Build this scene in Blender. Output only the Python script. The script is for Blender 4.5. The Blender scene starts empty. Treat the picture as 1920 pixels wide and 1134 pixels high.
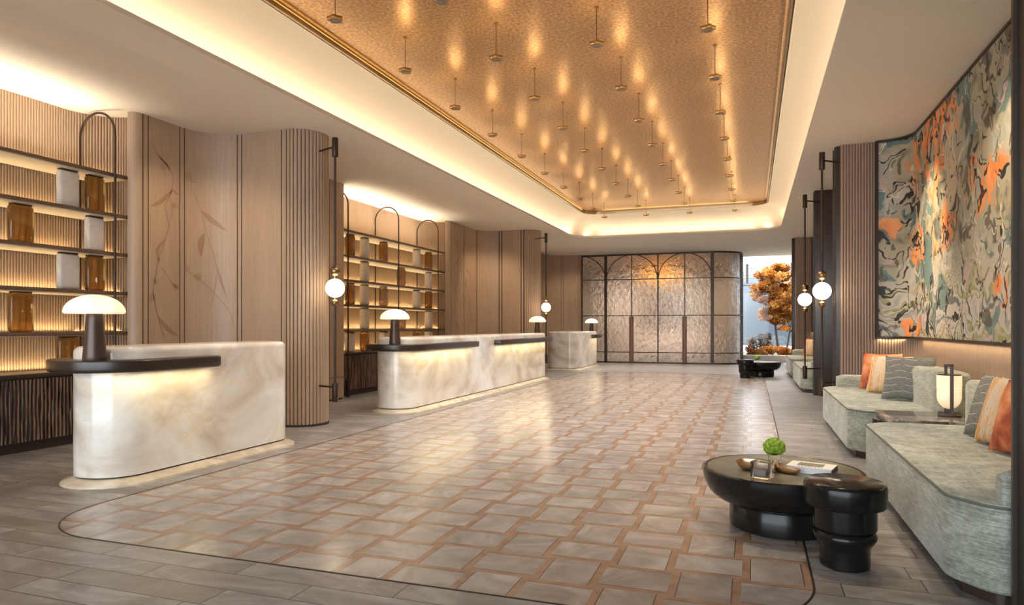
import bpy, bmesh, math, random
from mathutils import Vector, Matrix
random.seed(7)
K = 1.3                      # one unit of the plan below = 1.3 m
S_, C_ = 0.33166330, 0.94339783
PI = math.pi
sc = bpy.context.scene
col = sc.collection

# ------------------------------------------------------------------ view geometry (plan units)
def ray(px):
    u = (px - 960) / 1280
    return (-S_ + u * C_, C_ + u * S_)
def proj(x, y, z):
    d = -x * S_ + y * C_
    return 960 + 1280 * (x * C_ + y * S_) / d, 611 - 1280 * (z - 1) / d
def x_at(px, Y):
    a, b = ray(px); return a / b * Y
def y_at(px, X):
    a, b = ray(px); return b / a * X

# ------------------------------------------------------------------ node helper
class N:
    def __init__(s, nt, sock): s.nt = nt; s.s = sock
    def _m(s, op, o=None, c=None, clamp=False):
        n = s.nt.nodes.new('ShaderNodeMath'); n.operation = op; n.use_clamp = clamp
        s.nt.links.new(s.s, n.inputs[0])
        for i, v in ((1, o), (2, c)):
            if v is None: continue
            if isinstance(v, N): s.nt.links.new(v.s, n.inputs[i])
            else: n.inputs[i].default_value = v
        return N(s.nt, n.outputs[0])
    def __add__(s, o): return s._m('ADD', o)
    def __sub__(s, o): return s._m('SUBTRACT', o)
    def __mul__(s, o): return s._m('MULTIPLY', o)
    def __truediv__(s, o): return s._m('DIVIDE', o)
    def lt(s, o): return s._m('LESS_THAN', o)
    def gt(s, o): return s._m('GREATER_THAN', o)
    def mn(s, o): return s._m('MINIMUM', o)
    def mx(s, o): return s._m('MAXIMUM', o)
    def pw(s, o): return s._m('POWER', o)
    def floor(s): return s._m('FLOOR')
    def frac(s): return s._m('FRACT')
    def abs(s): return s._m('ABSOLUTE')
    def sin(s): return s._m('SINE')
    def sqrt(s): return s._m('SQRT')
    def fmod(s, o): return s._m('FLOORED_MODULO', o)
    def inv(s): return (s * -1.0) + 1.0
    def sat(s): return s._m('ADD', 0.0, clamp=True)
    def smooth(s, a, b):
        n = s.nt.nodes.new('ShaderNodeMapRange'); n.interpolation_type = 'SMOOTHSTEP'
        s.nt.links.new(s.s, n.inputs[0]); n.inputs[1].default_value = a; n.inputs[2].default_value = b
        return N(s.nt, n.outputs[0])

class M:
    """a material under construction"""
    def __init__(s, name):
        s.mat = bpy.data.materials.new(name); s.mat.use_nodes = True
        s.nt = s.mat.node_tree
        s.b = s.nt.nodes['Principled BSDF']
        s.tc = s.nt.nodes.new('ShaderNodeTexCoord')
    def xyz(s, which='Object'):
        n = s.nt.nodes.new('ShaderNodeSeparateXYZ'); s.nt.links.new(s.tc.outputs[which], n.inputs[0])
        return [N(s.nt, o) for o in n.outputs]
    def vec(s, x, y, z=0.0):
        n = s.nt.nodes.new('ShaderNodeCombineXYZ')
        for i, v in enumerate((x, y, z)):
            if isinstance(v, N): s.nt.links.new(v.s, n.inputs[i])
            else: n.inputs[i].default_value = v
        return n.outputs[0]
    def mapped(s, scale, rot=(0, 0, 0), which='Object', loc=(0, 0, 0)):
        n = s.nt.nodes.new('ShaderNodeMapping'); s.nt.links.new(s.tc.outputs[which], n.inputs[0])
        n.inputs['Scale'].default_value = scale; n.inputs['Rotation'].default_value = rot; n.inputs['Location'].default_value = loc
        return n.outputs[0]
    def noise(s, v, scale, detail=3, rough=0.5, dist=0.0, color=False):
        n = s.nt.nodes.new('ShaderNodeTexNoise')
        if v is not None: s.nt.links.new(v, n.inputs['Vector'])
        n.inputs['Scale'].default_value = scale; n.inputs['Detail'].default_value = detail
        n.inputs['Roughness'].default_value = rough; n.inputs['Distortion'].default_value = dist
        return n.outputs['Color'] if color else N(s.nt, n.outputs['Fac'])
    def white(s, v):
        n = s.nt.nodes.new('ShaderNodeTexWhiteNoise'); n.noise_dimensions = '3D'; s.nt.links.new(v, n.inputs['Vector'])
        return N(s.nt, n.outputs['Value'])
    def ramp(s, f, stops):
        n = s.nt.nodes.new('ShaderNodeValToRGB'); s.nt.links.new(f.s, n.inputs[0])
        cr = n.color_ramp
        while len(cr.elements) < len(stops): cr.elements.new(0.5)
        for e, (p, c) in zip(cr.elements, stops): e.position = p; e.color = (*c, 1)
        return n.outputs[0]
    def mix(s, f, a, b, mode='MIX'):
        n = s.nt.nodes.new('ShaderNodeMix'); n.data_type = 'RGBA'; n.blend_type = mode
        if isinstance(f, N): s.nt.links.new(f.s, n.inputs[0])
        else: n.inputs[0].default_value = f
        for i, v in ((6, a), (7, b)):
            if isinstance(v, tuple): n.inputs[i].default_value = (*v, 1)
            else: s.nt.links.new(v, n.inputs[i])
        return n.outputs[2]
    def set(s, **k):
        names = dict(color='Base Color', rough='Roughness', metal='Metallic', spec='Specular IOR Level', trans='Transmission Weight',
                     ior='IOR', coat='Coat Weight', coat_rough='Coat Roughness', ecol='Emission Color', estr='Emission Strength',
                     sheen='Sheen Weight', alpha='Alpha')
        for q, v in k.items():
            i = s.b.inputs[names[q]]
            if isinstance(v, N): s.nt.links.new(v.s, i)
            elif isinstance(v, tuple): i.default_value = (*v, 1)
            elif isinstance(v, (int, float)): i.default_value = v
            else: s.nt.links.new(v, i)
        return s
    def bump(s, h, strength=0.3, dist=0.01):
        n = s.nt.nodes.new('ShaderNodeBump'); s.nt.links.new(h.s, n.inputs['Height'])
        n.inputs['Strength'].default_value = strength; n.inputs['Distance'].default_value = dist
        s.nt.links.new(n.outputs[0], s.b.inputs['Normal']); return s

def plain(name, c, rough=0.5, metal=0.0, **k):
    return M(name).set(color=c, rough=rough, metal=metal, **k).mat

def wood(name, c1, c2, rough=0.45, grain=1.0, bump=0.08):
    m = M(name)
    f = m.noise(m.mapped((22 * grain, 22 * grain, 0.7 * grain)), 3.0, 4, 0.6, 0.4)
    g = m.noise(m.mapped((3, 3, 0.35)), 1.2, 2)
    m.set(color=m.ramp(f * 0.7 + g * 0.3, [(0.3, c1), (0.7, c2)]), rough=rough)
    if bump: m.bump(f, bump, 0.004)
    return m.mat

MAT = {}
MAT['wood'] = wood('oak_veneer', (0.335, 0.232, 0.158), (0.455, 0.325, 0.230))
MAT['flute'] = wood('fluted_oak', (0.37, 0.262, 0.178), (0.425, 0.302, 0.208), 0.42, 1.0, 0)
MAT['flute_pink'] = wood('fluted_taupe_oak', (0.335, 0.235, 0.18), (0.385, 0.275, 0.213), 0.4, 1.0, 0)
MAT['groove'] = plain('groove_shade', (0.03, 0.018, 0.011), 0.6)  # near-black puts the shade of grooves and base gaps into the colour
MAT['flute_groove_shade'] = wood('flute_groove_shade', (0.10, 0.06, 0.036), (0.12, 0.072, 0.045), 0.6, 1.0, 0)  # wood darkened for the recesses, flute shade put into the colour
MAT['motif'] = wood('inlaid_motif', (0.27, 0.155, 0.092), (0.36, 0.225, 0.14), 0.5)
MAT['bronze'] = plain('dark_bronze', (0.055, 0.036, 0.027), 0.38, 0.55)
MAT['shelf'] = plain('bronze_shelf', (0.17, 0.11, 0.08), 0.42, 0.25)
MAT['portal'] = wood('dark_bronze_portal', (0.035, 0.024, 0.017), (0.052, 0.036, 0.027), 0.33)
MAT['brass'] = plain('brass', (0.62, 0.40, 0.17), 0.25, 1.0)
MAT['copperbowl'] = plain('polished_brass', (0.75, 0.47, 0.26), 0.32, 1.0)
MAT['oldbrass'] = plain('aged_brass', (0.30, 0.20, 0.11), 0.28, 1.0)
MAT['diff'] = plain('grey_diffuser', (0.33, 0.26, 0.21), 0.5)
MAT['plaster'] = plain('plaster', (0.80, 0.73, 0.64), 0.8)
MAT['cove'] = plain('cove_plaster', (0.80, 0.72, 0.62), 0.75)
MAT['darkwood'] = wood('espresso_wood', (0.026, 0.016, 0.011), (0.045, 0.029, 0.021), 0.3)
MAT['stem'] = plain('bronze_stem', (0.085, 0.055, 0.042), 0.36, 0.4)
MAT['pull'] = plain('brown_leather_pull', (0.15, 0.08, 0.055), 0.45)
MAT['black'] = plain('black_lacquer', (0.010, 0.009, 0.008), 0.17, 0.0, spec=0.28)
MAT['white'] = plain('white_paper', (0.75, 0.74, 0.72), 0.5)
MAT['spine'] = plain('dark_book_spine', (0.03, 0.03, 0.035), 0.5)
MAT['piping'] = plain('piping', (0.12, 0.125, 0.10), 0.8)

def mk_walnut():
    m = M('wavy_walnut')
    x, y, z = m.xyz()
    w = m.noise(m.vec(y * 14.0, z * 1.1), 1.6, 3, 0.5, 0.8)
    st = ((y * 150.0) + w * 12.0).sin() * 0.5 + 0.5
    m.set(color=m.ramp(st * 0.75 + w * 0.25, [(0.15, (0.022, 0.012, 0.008)), (0.5, (0.10, 0.05, 0.03)), (0.9, (0.23, 0.125, 0.08))]), rough=0.4)
    m.bump(st, 0.3, 0.01); return m.mat
MAT['walnut'] = mk_walnut()

def mk_onyx():
    m = M('onyx_marble')
    v = m.mapped((1, 1, 1.2), (0.5, 0.35, 0.2))
    a = m.noise(v, 0.95, 6, 0.55, 0.7)
    v2 = m.mapped((1.6, 0.55, 1.0), (0.7, 0.2, 0.3))
    b = m.noise(v2, 1.5, 5, 0.58, 0.9)
    vein = ((b - 0.5).abs()).smooth(0.0, 0.022).inv() * m.noise(v, 1.3, 2).smooth(0.45, 0.6)
    c = m.ramp(a, [(0.33, (0.56, 0.46, 0.36)), (0.45, (0.76, 0.69, 0.60)), (0.56, (0.88, 0.85, 0.79)), (0.68, (0.74, 0.62, 0.46)), (0.78, (0.62, 0.52, 0.42))])
    c = m.mix(vein * 0.75, c, (0.86, 0.72, 0.50))
    d = m.noise(v2, 1.1, 4, 0.55, 0.6).smooth(0.52, 0.66)
    c = m.mix(d * 0.7, c, (0.56, 0.46, 0.37))
    m.set(color=c, rough=0.16, coat=0.25, coat_rough=0.06)
    return m.mat
MAT['onyx'] = mk_onyx()
def mk_onyx_light():
    m = M('cream_stone'); v = m.mapped((1, 1, 1))
    m.set(color=m.ramp(m.noise(v, 2.6, 5, 0.55, 1.4), [(0.3, (0.42, 0.33, 0.23)), (0.5, (0.58, 0.49, 0.37)), (0.7, (0.72, 0.65, 0.53))]), rough=0.2); return m.mat
MAT['plinth'] = mk_onyx_light()

def mk_gold():
    m = M('gold_leaf_ceiling')
    v = m.mapped((1, 1, 1))
    f = m.noise(v, 30.0, 5, 0.7)
    g = m.noise(v, 0.6, 2)
    c = m.ramp(f, [(0.36, (0.30, 0.15, 0.066)), (0.5, (0.50, 0.285, 0.13)), (0.66, (0.70, 0.445, 0.21))])
    m.set(color=c, rough=0.36, metal=0.6)
    m.bump(f, 0.18, 0.008); return m.mat
MAT['gold'] = mk_gold()

def mk_floor():
    m = M('stone_floor')
    X, Y, Z = m.xyz()
    x, y = X / K, Y / K
    # inlay outline
    x0, x1, y0, y1, r = -3.47, 0.225, 2.37, 14.70, 0.50
    qx = (x - (x0 + x1) / 2).abs() - ((x1 - x0) / 2 - r)
    qy = (y - (y0 + y1) / 2).abs() - ((y1 - y0) / 2 - r)
    ax, ay = qx.mx(0.0), qy.mx(0.0)
    d = (ax * ax + ay * ay).sqrt() + qx.mx(qy).mn(0.0) - r
    inl = d.lt(0.0)
    # planks
    c0 = 0.1405
    ry = (y - 2.787) / c0
    iy = ry.floor(); ly = ry.frac()
    rx = (x + m.white(m.vec(iy, 3.3, 1.0)) * 0.9) / 0.72
    ix = rx.floor(); lx = rx.frac()
    rnd = m.white(m.vec(ix, iy, 5.0))
    joint = (ly.mn(ly.inv()) * c0).mn(lx.mn(lx.inv()) * 0.72).lt(0.0028)
    vein = m.noise(m.vec(x * 1.0 + rnd * 7.0, y * 2.2, rnd * 5.0), 2.6, 6, 0.6, 1.3)
    pc = m.ramp(vein, [(0.30, (0.15, 0.137, 0.130)), (0.5, (0.25, 0.232, 0.22)), (0.70, (0.38, 0.358, 0.34))])
    pc = m.mix(rnd.smooth(0.3, 1.0) * 0.75, pc, m.mix(0.55, pc, (0.15, 0.115, 0.09)))
    pc = m.mix(joint, pc, (0.07, 0.055, 0.045))
    # basket weave inlay
    cs = 0.26393
    fx, fy = (x - 0.225) / cs, (y - 2.843) / cs
    jx, jy = fx.floor(), fy.floor()
    bx, by = fx.frac(), fy.frac()
    par = (jx + jy).fmod(2.0).gt(0.5)
    ex, ey = bx.mn(bx.inv()), by.mn(by.inv())
    e = (par * ex) + (par.inv() * ey)
    t = 0.125
    strip = e.lt(t)
    rn2 = m.white(m.vec(jx, jy, 9.0))
    tv = m.noise(m.vec(x * 1.4 + rn2 * 9.0, y * 1.4, rn2 * 4.0), 2.4, 6, 0.6, 1.4)
    tc_ = m.ramp(tv, [(0.30, (0.21, 0.183, 0.165)), (0.5, (0.32, 0.287, 0.263)), (0.72, (0.45, 0.415, 0.385))])
    tc_ = m.mix(rn2 * 0.45, tc_, m.mix(0.45, tc_, (0.20, 0.15, 0.12)))
    sv = m.noise(m.vec(x * 6.0, y * 6.0), 2.0, 3)
    scol = m.ramp(sv, [(0.3, (0.245, 0.150, 0.10)), (0.7, (0.33, 0.21, 0.145))])
    line = ((e - t).abs() * cs).lt(0.0018)
    ic = m.mix(strip, tc_, scol)
    ic = m.mix(line, ic, (0.085, 0.05, 0.035))
    colr = m.mix(inl, pc, ic)
    rough = (inl * -0.14) + 0.36 + (vein - 0.5) * 0.08
    m.set(color=colr, rough=rough, spec=0.3)
    return m.mat
MAT['floor'] = mk_floor()

def mk_sofa():
    m = M('sage_chenille')
    f = m.noise(m.mapped((10, 10, 170)), 1.0, 4, 0.65)
    f2 = m.noise(m.mapped((60, 9, 60)), 1.0, 4, 0.65)
    g = m.noise(m.mapped((2.5, 2.5, 9)), 1.0, 3)
    h = f * 0.45 + f2 * 0.3 + g * 0.25
    m.set(color=m.ramp(h, [(0.38, (0.14, 0.152, 0.118)), (0.5, (0.28, 0.30, 0.245)), (0.61, (0.46, 0.475, 0.40))]), rough=0.8, sheen=0.25)
    m.bump(f, 0.25, 0.004); return m.mat
MAT['sofa'] = mk_sofa()
def mk_rust():
    m = M('rust_watercolour_fabric')
    f = m.noise(m.mapped((1, 1, 1)), 5.5, 3, 0.5, 0.4)
    m.set(color=m.ramp(f, [(0.34, (0.26, 0.05, 0.028)), (0.46, (0.50, 0.13, 0.05)), (0.56, (0.62, 0.22, 0.09)), (0.70, (0.72, 0.38, 0.20))]), rough=0.85); return m.mat
MAT['rust'] = mk_rust()
def mk_orange():
    m = M('orange_woven_fabric')
    x, y, z = m.xyz()
    f = m.noise(m.vec(x * 40.0, z * 9.0), 1.6, 5, 0.7, 1.2)
    b = m.noise(m.vec(x * 9.0, z * 0.6), 1.0, 2).smooth(0.35, 0.65)
    m.set(color=m.ramp(f * 0.82 + b * 0.18, [(0.40, (0.60, 0.27, 0.07)), (0.49, (0.66, 0.37, 0.14)), (0.53, (0.58, 0.47, 0.35)), (0.70, (0.62, 0.54, 0.45))]), rough=0.85)
    m.bump(f, 0.4, 0.006); return m.mat
MAT['orange'] = mk_orange()
def mk_grey():
    m = M('grey_wavy_stitched_fabric')
    x, y, z = m.xyz()
    w = m.noise(m.vec(x * 5.0, z * 2.0), 2.2, 2, 0.5)
    ph = (z * 13.5 + ((x * 24.0).sin() * 0.13) + w * 0.7)
    l = ((ph.frac() - 0.5).abs()).smooth(0.0, 0.055).inv()
    gate = m.noise(m.vec(x * 7.0, (ph.floor()) * 3.1), 1.3, 2).smooth(0.40, 0.5)
    f = m.noise(m.mapped((70, 70, 70)), 1.0, 3)
    m.set(color=m.mix(l * gate, m.ramp(f, [(0.3, (0.135, 0.135, 0.122)), (0.7, (0.22, 0.22, 0.20))]), (0.62, 0.58, 0.50)), rough=0.85)
    m.bump(((ph.frac() - 0.5).abs()).smooth(0.0, 0.3).inv() * -0.6 + l, 0.25, 0.008); return m.mat
MAT['grey'] = mk_grey()
def mk_marble():
    m = M('grey_veined_marble'); v = m.mapped((1, 1, 1))
    f = m.noise(v, 4.0, 8, 0.65, 2.0)
    b = ((m.noise(v, 6.0, 5, 0.6, 1.5) - 0.5).abs()).smooth(0.0, 0.03).inv()
    c = m.ramp(f, [(0.32, (0.03, 0.028, 0.026)), (0.48, (0.14, 0.125, 0.115)), (0.62, (0.33, 0.30, 0.27)), (0.75, (0.20, 0.16, 0.13))])
    m.set(color=m.mix(b * 0.5, c, (0.55, 0.51, 0.46)), rough=0.12); return m.mat
MAT['marble'] = mk_marble()
def mk_greenstone():
    m = M('green_grey_stone'); v = m.mapped((1, 1, 1))
    f = m.noise(v, 3.2, 6, 0.6, 1.2)
    m.set(color=m.ramp(f, [(0.3, (0.065, 0.062, 0.042)), (0.5, (0.125, 0.118, 0.085)), (0.72, (0.24, 0.225, 0.165))]), rough=0.36); return m.mat
MAT['greenstone'] = mk_greenstone()
def mk_alab():
    m = M('pale_alabaster'); v = m.mapped((1, 1, 1))
    m.set(color=m.ramp(m.noise(v, 5.0, 5, 0.6, 1.0), [(0.3, (0.60, 0.53, 0.47)), (0.7, (0.80, 0.74, 0.68))]), rough=0.35); return m.mat
MAT['alab'] = mk_alab()
def mk_amber(name, c1, c2, t):
    m = M(name); v = m.mapped((1, 1, 0.6))
    f = m.noise(v, 4.0, 3, 0.5, 0.6)
    m.set(color=m.ramp(f, [(0.3, c1), (0.7, c2)]), rough=0.08, trans=t, ior=1.3, coat=0.4)
    return m.mat
MAT['amber'] = mk_amber('amber_glass', (0.38, 0.175, 0.035), (0.64, 0.34, 0.085), 0.75)
MAT['smoke'] = mk_amber('smoked_amber_glass', (0.42, 0.26, 0.14), (0.70, 0.50, 0.30), 0.85)
def mk_emit(name, c1, c2, s, sc_=5.0):
    m = M(name); f = m.noise(m.mapped((1, 1, 1)), sc_, 5, 0.6, 0.8)
    c = m.ramp(f, [(0.36, c1), (0.55, c2)])
    m.set(color=(0.8, 0.75, 0.65), ecol=c, estr=s, rough=0.3); return m.mat
MAT['dome'] = mk_emit('glowing_alabaster', (1.0, 0.66, 0.36), (1.0, 0.86, 0.62), 0.42, 9.0)
MAT['globe'] = mk_emit('glowing_globe', (1.0, 0.70, 0.40), (1.0, 0.84, 0.60), 6.0, 7.0)
MAT['lantern'] = mk_emit('frosted_glowing_glass', (1.0, 0.62, 0.30), (1.0, 0.74, 0.44), 0.32, 4.0)
MAT['uplight'] = mk_emit('warm_uplight', (1.0, 0.70, 0.30), (1.0, 0.76, 0.40), 85.0)
MAT['litstrip'] = mk_emit('warm_led_line', (1.0, 0.78, 0.48), (1.0, 0.80, 0.52), 1.6)

def mk_glass(name, rough, bump):
    m = M(name); m.set(color=(0.97, 0.95, 0.92), rough=rough, trans=1.0, ior=1.22)
    if bump:
        f = m.noise(m.mapped((1, 1, 0.7)), 8.0, 4, 0.6, 0.9)
        m.bump(f, 1.0, bump)
    return m.mat
MAT['texglass'] = mk_glass('rippled_glass', 0.0, 0.12)
MAT['flatglass'] = mk_glass('flat_glass', 0.0, 0)
MAT['clear'] = plain('clear_crystal', (1, 1, 1), 0.0, 0.0, trans=1.0, ior=1.32)
def mk_pane():
    m = M('window_glass'); nt = m.nt
    t = nt.nodes.new('ShaderNodeBsdfTransparent'); g = nt.nodes.new('ShaderNodeBsdfGlossy'); g.inputs['Roughness'].default_value = 0.02
    mx = nt.nodes.new('ShaderNodeMixShader'); mx.inputs[0].default_value = 0.012
    nt.links.new(t.outputs[0], mx.inputs[1]); nt.links.new(g.outputs[0], mx.inputs[2])
    nt.links.new(mx.outputs[0], nt.nodes['Material Output'].inputs[0]); return m.mat
MAT['pane'] = mk_pane()

def mk_painting():
    m = M('abstract_painting')
    U, V, _ = m.xyz('UV')          # metres along the canvas / plan units, height from its foot
    d1 = m.noise(m.vec(U, V), 4.0, 2, 0.5); d2 = m.noise(m.vec(U, V, 7.0), 4.0, 2, 0.5)
    u, v = U + (d1 - 0.5) * 0.40, V + (d2 - 0.5) * 0.45
    def n(su, sv, z, scale, det=2, ro=0.5, ds=0.25): return m.noise(m.vec(u * su, v * sv, z), scale, min(det, 2), ro, ds)
    def blob(cu, cv, ru, rv, a=1.1, b=0.85):
        du, dv = (u - cu) / ru, (v - cv) / rv
        return (du * du + dv * dv).sqrt().smooth(b, a).inv()
    bg = m.ramp(n(1, 1.1, 1.0, 3.2, 4), [(0.34, (0.16, 0.165, 0.14)), (0.44, (0.36, 0.33, 0.23)), (0.54, (0.42, 0.38, 0.29)), (0.60, (0.33, 0.35, 0.31)), (0.68, (0.52, 0.48, 0.40)), (0.76, (0.22, 0.25, 0.25))])
    low = v.smooth(0.85, 0.35)
    bands = m.ramp(n(0.45, 3.6, 2.0, 2.6, 4), [(0.32, (0.14, 0.16, 0.16)), (0.42, (0.46, 0.44, 0.40)), (0.52, (0.52, 0.47, 0.44)), (0.59, (0.27, 0.27, 0.08)), (0.66, (0.50, 0.49, 0.42)), (0.78, (0.30, 0.32, 0.33))])
    c = m.mix(low, bg, bands)
    teal = n(1, 1, 3.0, 2.2, 3).smooth(0.575, 0.60)
    c = m.mix(teal * 0.8, c, (0.07, 0.17, 0.18))
    dark = n(1.3, 1, 4.0, 4.2, 4).smooth(0.60, 0.63)
    c = m.mix(dark * 0.75, c, (0.055, 0.05, 0.035))
    om = blob(1.3, 1.80, 0.65, 0.36).mx(blob(0.48, 1.70, 0.17, 0.36)).mx(blob(0.60, 0.95, 0.24, 0.24)).mx(blob(1.45, 1.15, 0.5, 0.38)).mx(blob(2.6, 1.15, 0.45, 0.24)).mx(blob(0.12, 1.15, 0.13, 0.09)).mx(blob(0.45, 0.10, 0.22, 0.10)).mx(blob(2.95, 0.35, 0.14, 0.14))
    om = om * n(1.5, 0.8, 5.0, 3.0, 4, 0.6, 0.8).smooth(0.455, 0.485)
    oc = m.ramp(n(2, 1, 6.0, 3.0), [(0.35, (0.68, 0.20, 0.06)), (0.6, (0.86, 0.33, 0.12)), (0.75, (0.78, 0.46, 0.27))])
    c = m.mix(om, c, oc)
    pale = blob(0.68, 1.30, 0.22, 0.40).mx(blob(1.7, 1.5, 0.2, 0.4)) * n(1, 1, 8.0, 1.8).smooth(0.42, 0.47)
    c = m.mix(pale, c, (0.60, 0.50, 0.36))
    def stroke(z, sc1, w, sc2, t, su=1.0, sv=1.0):
        return (n(su, sv, z, sc1, 1, 0.5, 0.8) - 0.5).abs().smooth(w * 0.55, w).inv() * n(1, 1, z + 1.0, sc2, 2).smooth(t, t + 0.03)
    k = stroke(9.0, 2.6, 0.020, 2.6, 0.52, 1.2, 0.8).mx(stroke(12.0, 3.6, 0.030, 3.4, 0.55, 0.8, 1.3)).mx(stroke(21.0, 4.5, 0.036, 3.6, 0.57))
    c = m.mix(k, c, (0.022, 0.019, 0.016))
    c = m.mix(stroke(15.0, 4.5, 0.018, 2.0, 0.52, 1.0, 0.6), c, (0.60, 0.56, 0.47))
    c = m.mix(stroke(31.0, 4.0, 0.020, 2.0, 0.57, 0.6, 1.2), c, (0.50, 0.36, 0.36))
    m.set(color=c, rough=0.55); return m.mat
MAT['painting'] = mk_painting()

# ------------------------------------------------------------------ mesh helpers (plan units)
def obj(name, bm, mat, parent=None, angle=35, flat=False):
    bmesh.ops.recalc_face_normals(bm, faces=bm.faces[:])
    bm.transform(Matrix.Scale(K, 4))
    me = bpy.data.meshes.new(name); bm.to_mesh(me); bm.free()
    mats = mat if isinstance(mat, (list, tuple)) else [mat]
    for q in mats: me.materials.append(MAT[q] if isinstance(q, str) else q)
    if not flat:
        me.shade_smooth(); me.set_sharp_from_angle(angle=math.radians(angle))
    o = bpy.data.objects.new(name, me); col.objects.link(o)
    if parent is not None: o.parent = parent
    return o
def tag(o, label, cat, group=None, kind=None):
    o['label'] = label; o['category'] = cat
    if group: o['group'] = group
    if kind: o['kind'] = kind
    return o
def struct(name, bm, mat, **k):
    o = obj(name, bm, mat, **k); o['kind'] = 'structure'; return o
def thing(name, label, cat, loc=(0, 0, 0), rz=0.0, group=None):
    o = bpy.data.objects.new(name, None); col.objects.link(o)
    o.location = Vector(loc) * K; o.rotation_euler = (0, 0, rz); o.empty_display_size = 0.1
    return tag(o, label, cat, group)
def dup(root, loc, label=None, group=None, rz=None):
    r = root.copy(); col.objects.link(r); r.location = Vector(loc) * K
    if rz is not None: r.rotation_euler = (0, 0, rz)
    if label: r['label'] = label
    if group: r['group'] = group
    for ch in list(root.children):
        c = ch.copy(); col.objects.link(c); c.parent = r
        for g in list(ch.children):
            d = g.copy(); col.objects.link(d); d.parent = c
    return r
def place(o, loc):
    o.location = Vector(loc) * K; return o
BM = bmesh.new

def box(bm, x0, x1, y0, y1, z0, z1, bev=0.0, seg=2):
    n = BM()
    vs = [n.verts.new((x, y, z)) for z in (z0, z1) for x, y in ((x0, y0), (x1, y0), (x1, y1), (x0, y1))]
    for f in ((3, 2, 1, 0), (4, 5, 6, 7), (0, 1, 5, 4), (1, 2, 6, 5), (2, 3, 7, 6), (3, 0, 4, 7)):
        n.faces.new([vs[i] for i in f])
    if bev: bmesh.ops.bevel(n, geom=n.edges[:], offset=bev, segments=seg, profile=0.5, affect='EDGES')
    merge(bm, n); return bm
def merge(bm, n, mat=None):
    if mat is not None: n.transform(mat)
    vm = {v: bm.verts.new(v.co) for v in n.verts}
    for f in n.faces:
        g = bm.faces.new([vm[v] for v in f.verts]); g.material_index = f.material_index
    n.free()
def rings(bm, rs, cap0=True, cap1=True, closed=True, mi=0):
    """loft closed rings of equal length"""
    V = [[bm.verts.new(p) for p in r] for r in rs]
    n = len(V[0])
    for a, b in zip(V, V[1:]):
        for i in range(n if closed else n - 1):
            j = (i + 1) % n
            f = bm.faces.new((a[i], a[j], b[j], b[i])); f.material_index = mi
    if cap0: bm.faces.new(V[0][::-1]).material_index = mi
    if cap1: bm.faces.new(V[-1]).material_index = mi
    return V
def lathe(bm, prof, seg=32, c=(0, 0, 0), sx=1.0, sy=1.0):
    rs = []
    for r, z in prof:
        r = max(r, 1e-5)
        rs.append([(c[0] + r * sx * math.cos(2 * PI * i / seg), c[1] + r * sy * math.sin(2 * PI * i / seg), c[2] + z) for i in range(seg)])
    rings(bm, rs); bmesh.ops.remove_doubles(bm, verts=bm.verts[:], dist=2e-5); return bm
def sphere(bm, r, c=(0, 0, 0), seg=32, n=16, sz=1.0):
    return lathe(bm, [(r * math.sin(PI * i / n), -r * sz * math.cos(PI * i / n)) for i in range(n + 1)], seg, c)
def tube(bm, pts, r, seg=10, closed=False, ry=None):
    pts = [Vector(p) for p in pts]; rs = []
    n = len(pts); up = None
    for i, p in enumerate(pts):
        a = pts[(i - 1) % n] if closed or i > 0 else p
        b = pts[(i + 1) % n] if closed or i < n - 1 else p
        t = (b - a).normalized()
        if up is None:
            up = Vector((0, 0, 1)) if abs(t.z) < 0.9 else Vector((1, 0, 0))
        s = t.cross(up).normalized(); up = s.cross(t).normalized()
        q = ry if ry else r
        rs.append([p + s * (r * math.cos(2 * PI * k / seg)) + up * (q * math.sin(2 * PI * k / seg)) for k in range(seg)])
    if closed: rs.append(rs[0]); rings(bm, rs, False, False); bmesh.ops.remove_doubles(bm, verts=bm.verts[:], dist=1e-6)
    else: rings(bm, rs)
    return bm
def rrect(x0, x1, y0, y1, r, n=10):
    out = []
    for cx, cy, a in ((x1 - r, y1 - r, 0), (x0 + r, y1 - r, 90), (x0 + r, y0 + r, 180), (x1 - r, y0 + r, 270)):
        for i in range(n + 1):
            t = math.radians(a + 90 * i / n); out.append((cx + r * math.cos(t), cy + r * math.sin(t)))
    return out
def rpoly(pts, rad, n=8):
    """closed polygon with rounded corners; rad a list of radii"""
    out = []; m = len(pts)
    for i in range(m):
        p = Vector(pts[i]).to_2d(); a = (Vector(pts[i - 1]).to_2d() - p).normalized(); b = (Vector(pts[(i + 1) % m]).to_2d() - p).normalized()
        r = rad[i] if isinstance(rad, (list, tuple)) else rad
        th = a.angle(b); d = r / math.tan(th / 2)
        c = p + (a + b).normalized() * (r / math.sin(th / 2))
        s, e = p + a * d - c, p + b * d - c
        a0 = math.atan2(s.y, s.x); da = math.atan2(s.x * e.y - s.y * e.x, s.dot(e))
        for k in range(n + 1):
            t = a0 + da * k / n; out.append((c.x + r * math.cos(t), c.y + r * math.sin(t)))
    return out
def inset(poly, d):
    """offset a closed counter-clockwise outline inwards"""
    out = []; n = len(poly)
    for i in range(n):
        a, p, b = Vector(poly[i - 1]).to_2d(), Vector(poly[i]).to_2d(), Vector(poly[(i + 1) % n]).to_2d()
        t = ((p - a).normalized() + (b - p).normalized())
        t = t.normalized() if t.length > 1e-9 else (b - p).normalized()
        out.append((p.x - t.y * d, p.y + t.x * d))
    return out
def ccw(poly):
    A = sum(poly[i - 1][0] * poly[i][1] - poly[i][0] * poly[i - 1][1] for i in range(len(poly)))
    return poly if A > 0 else poly[::-1]
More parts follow.
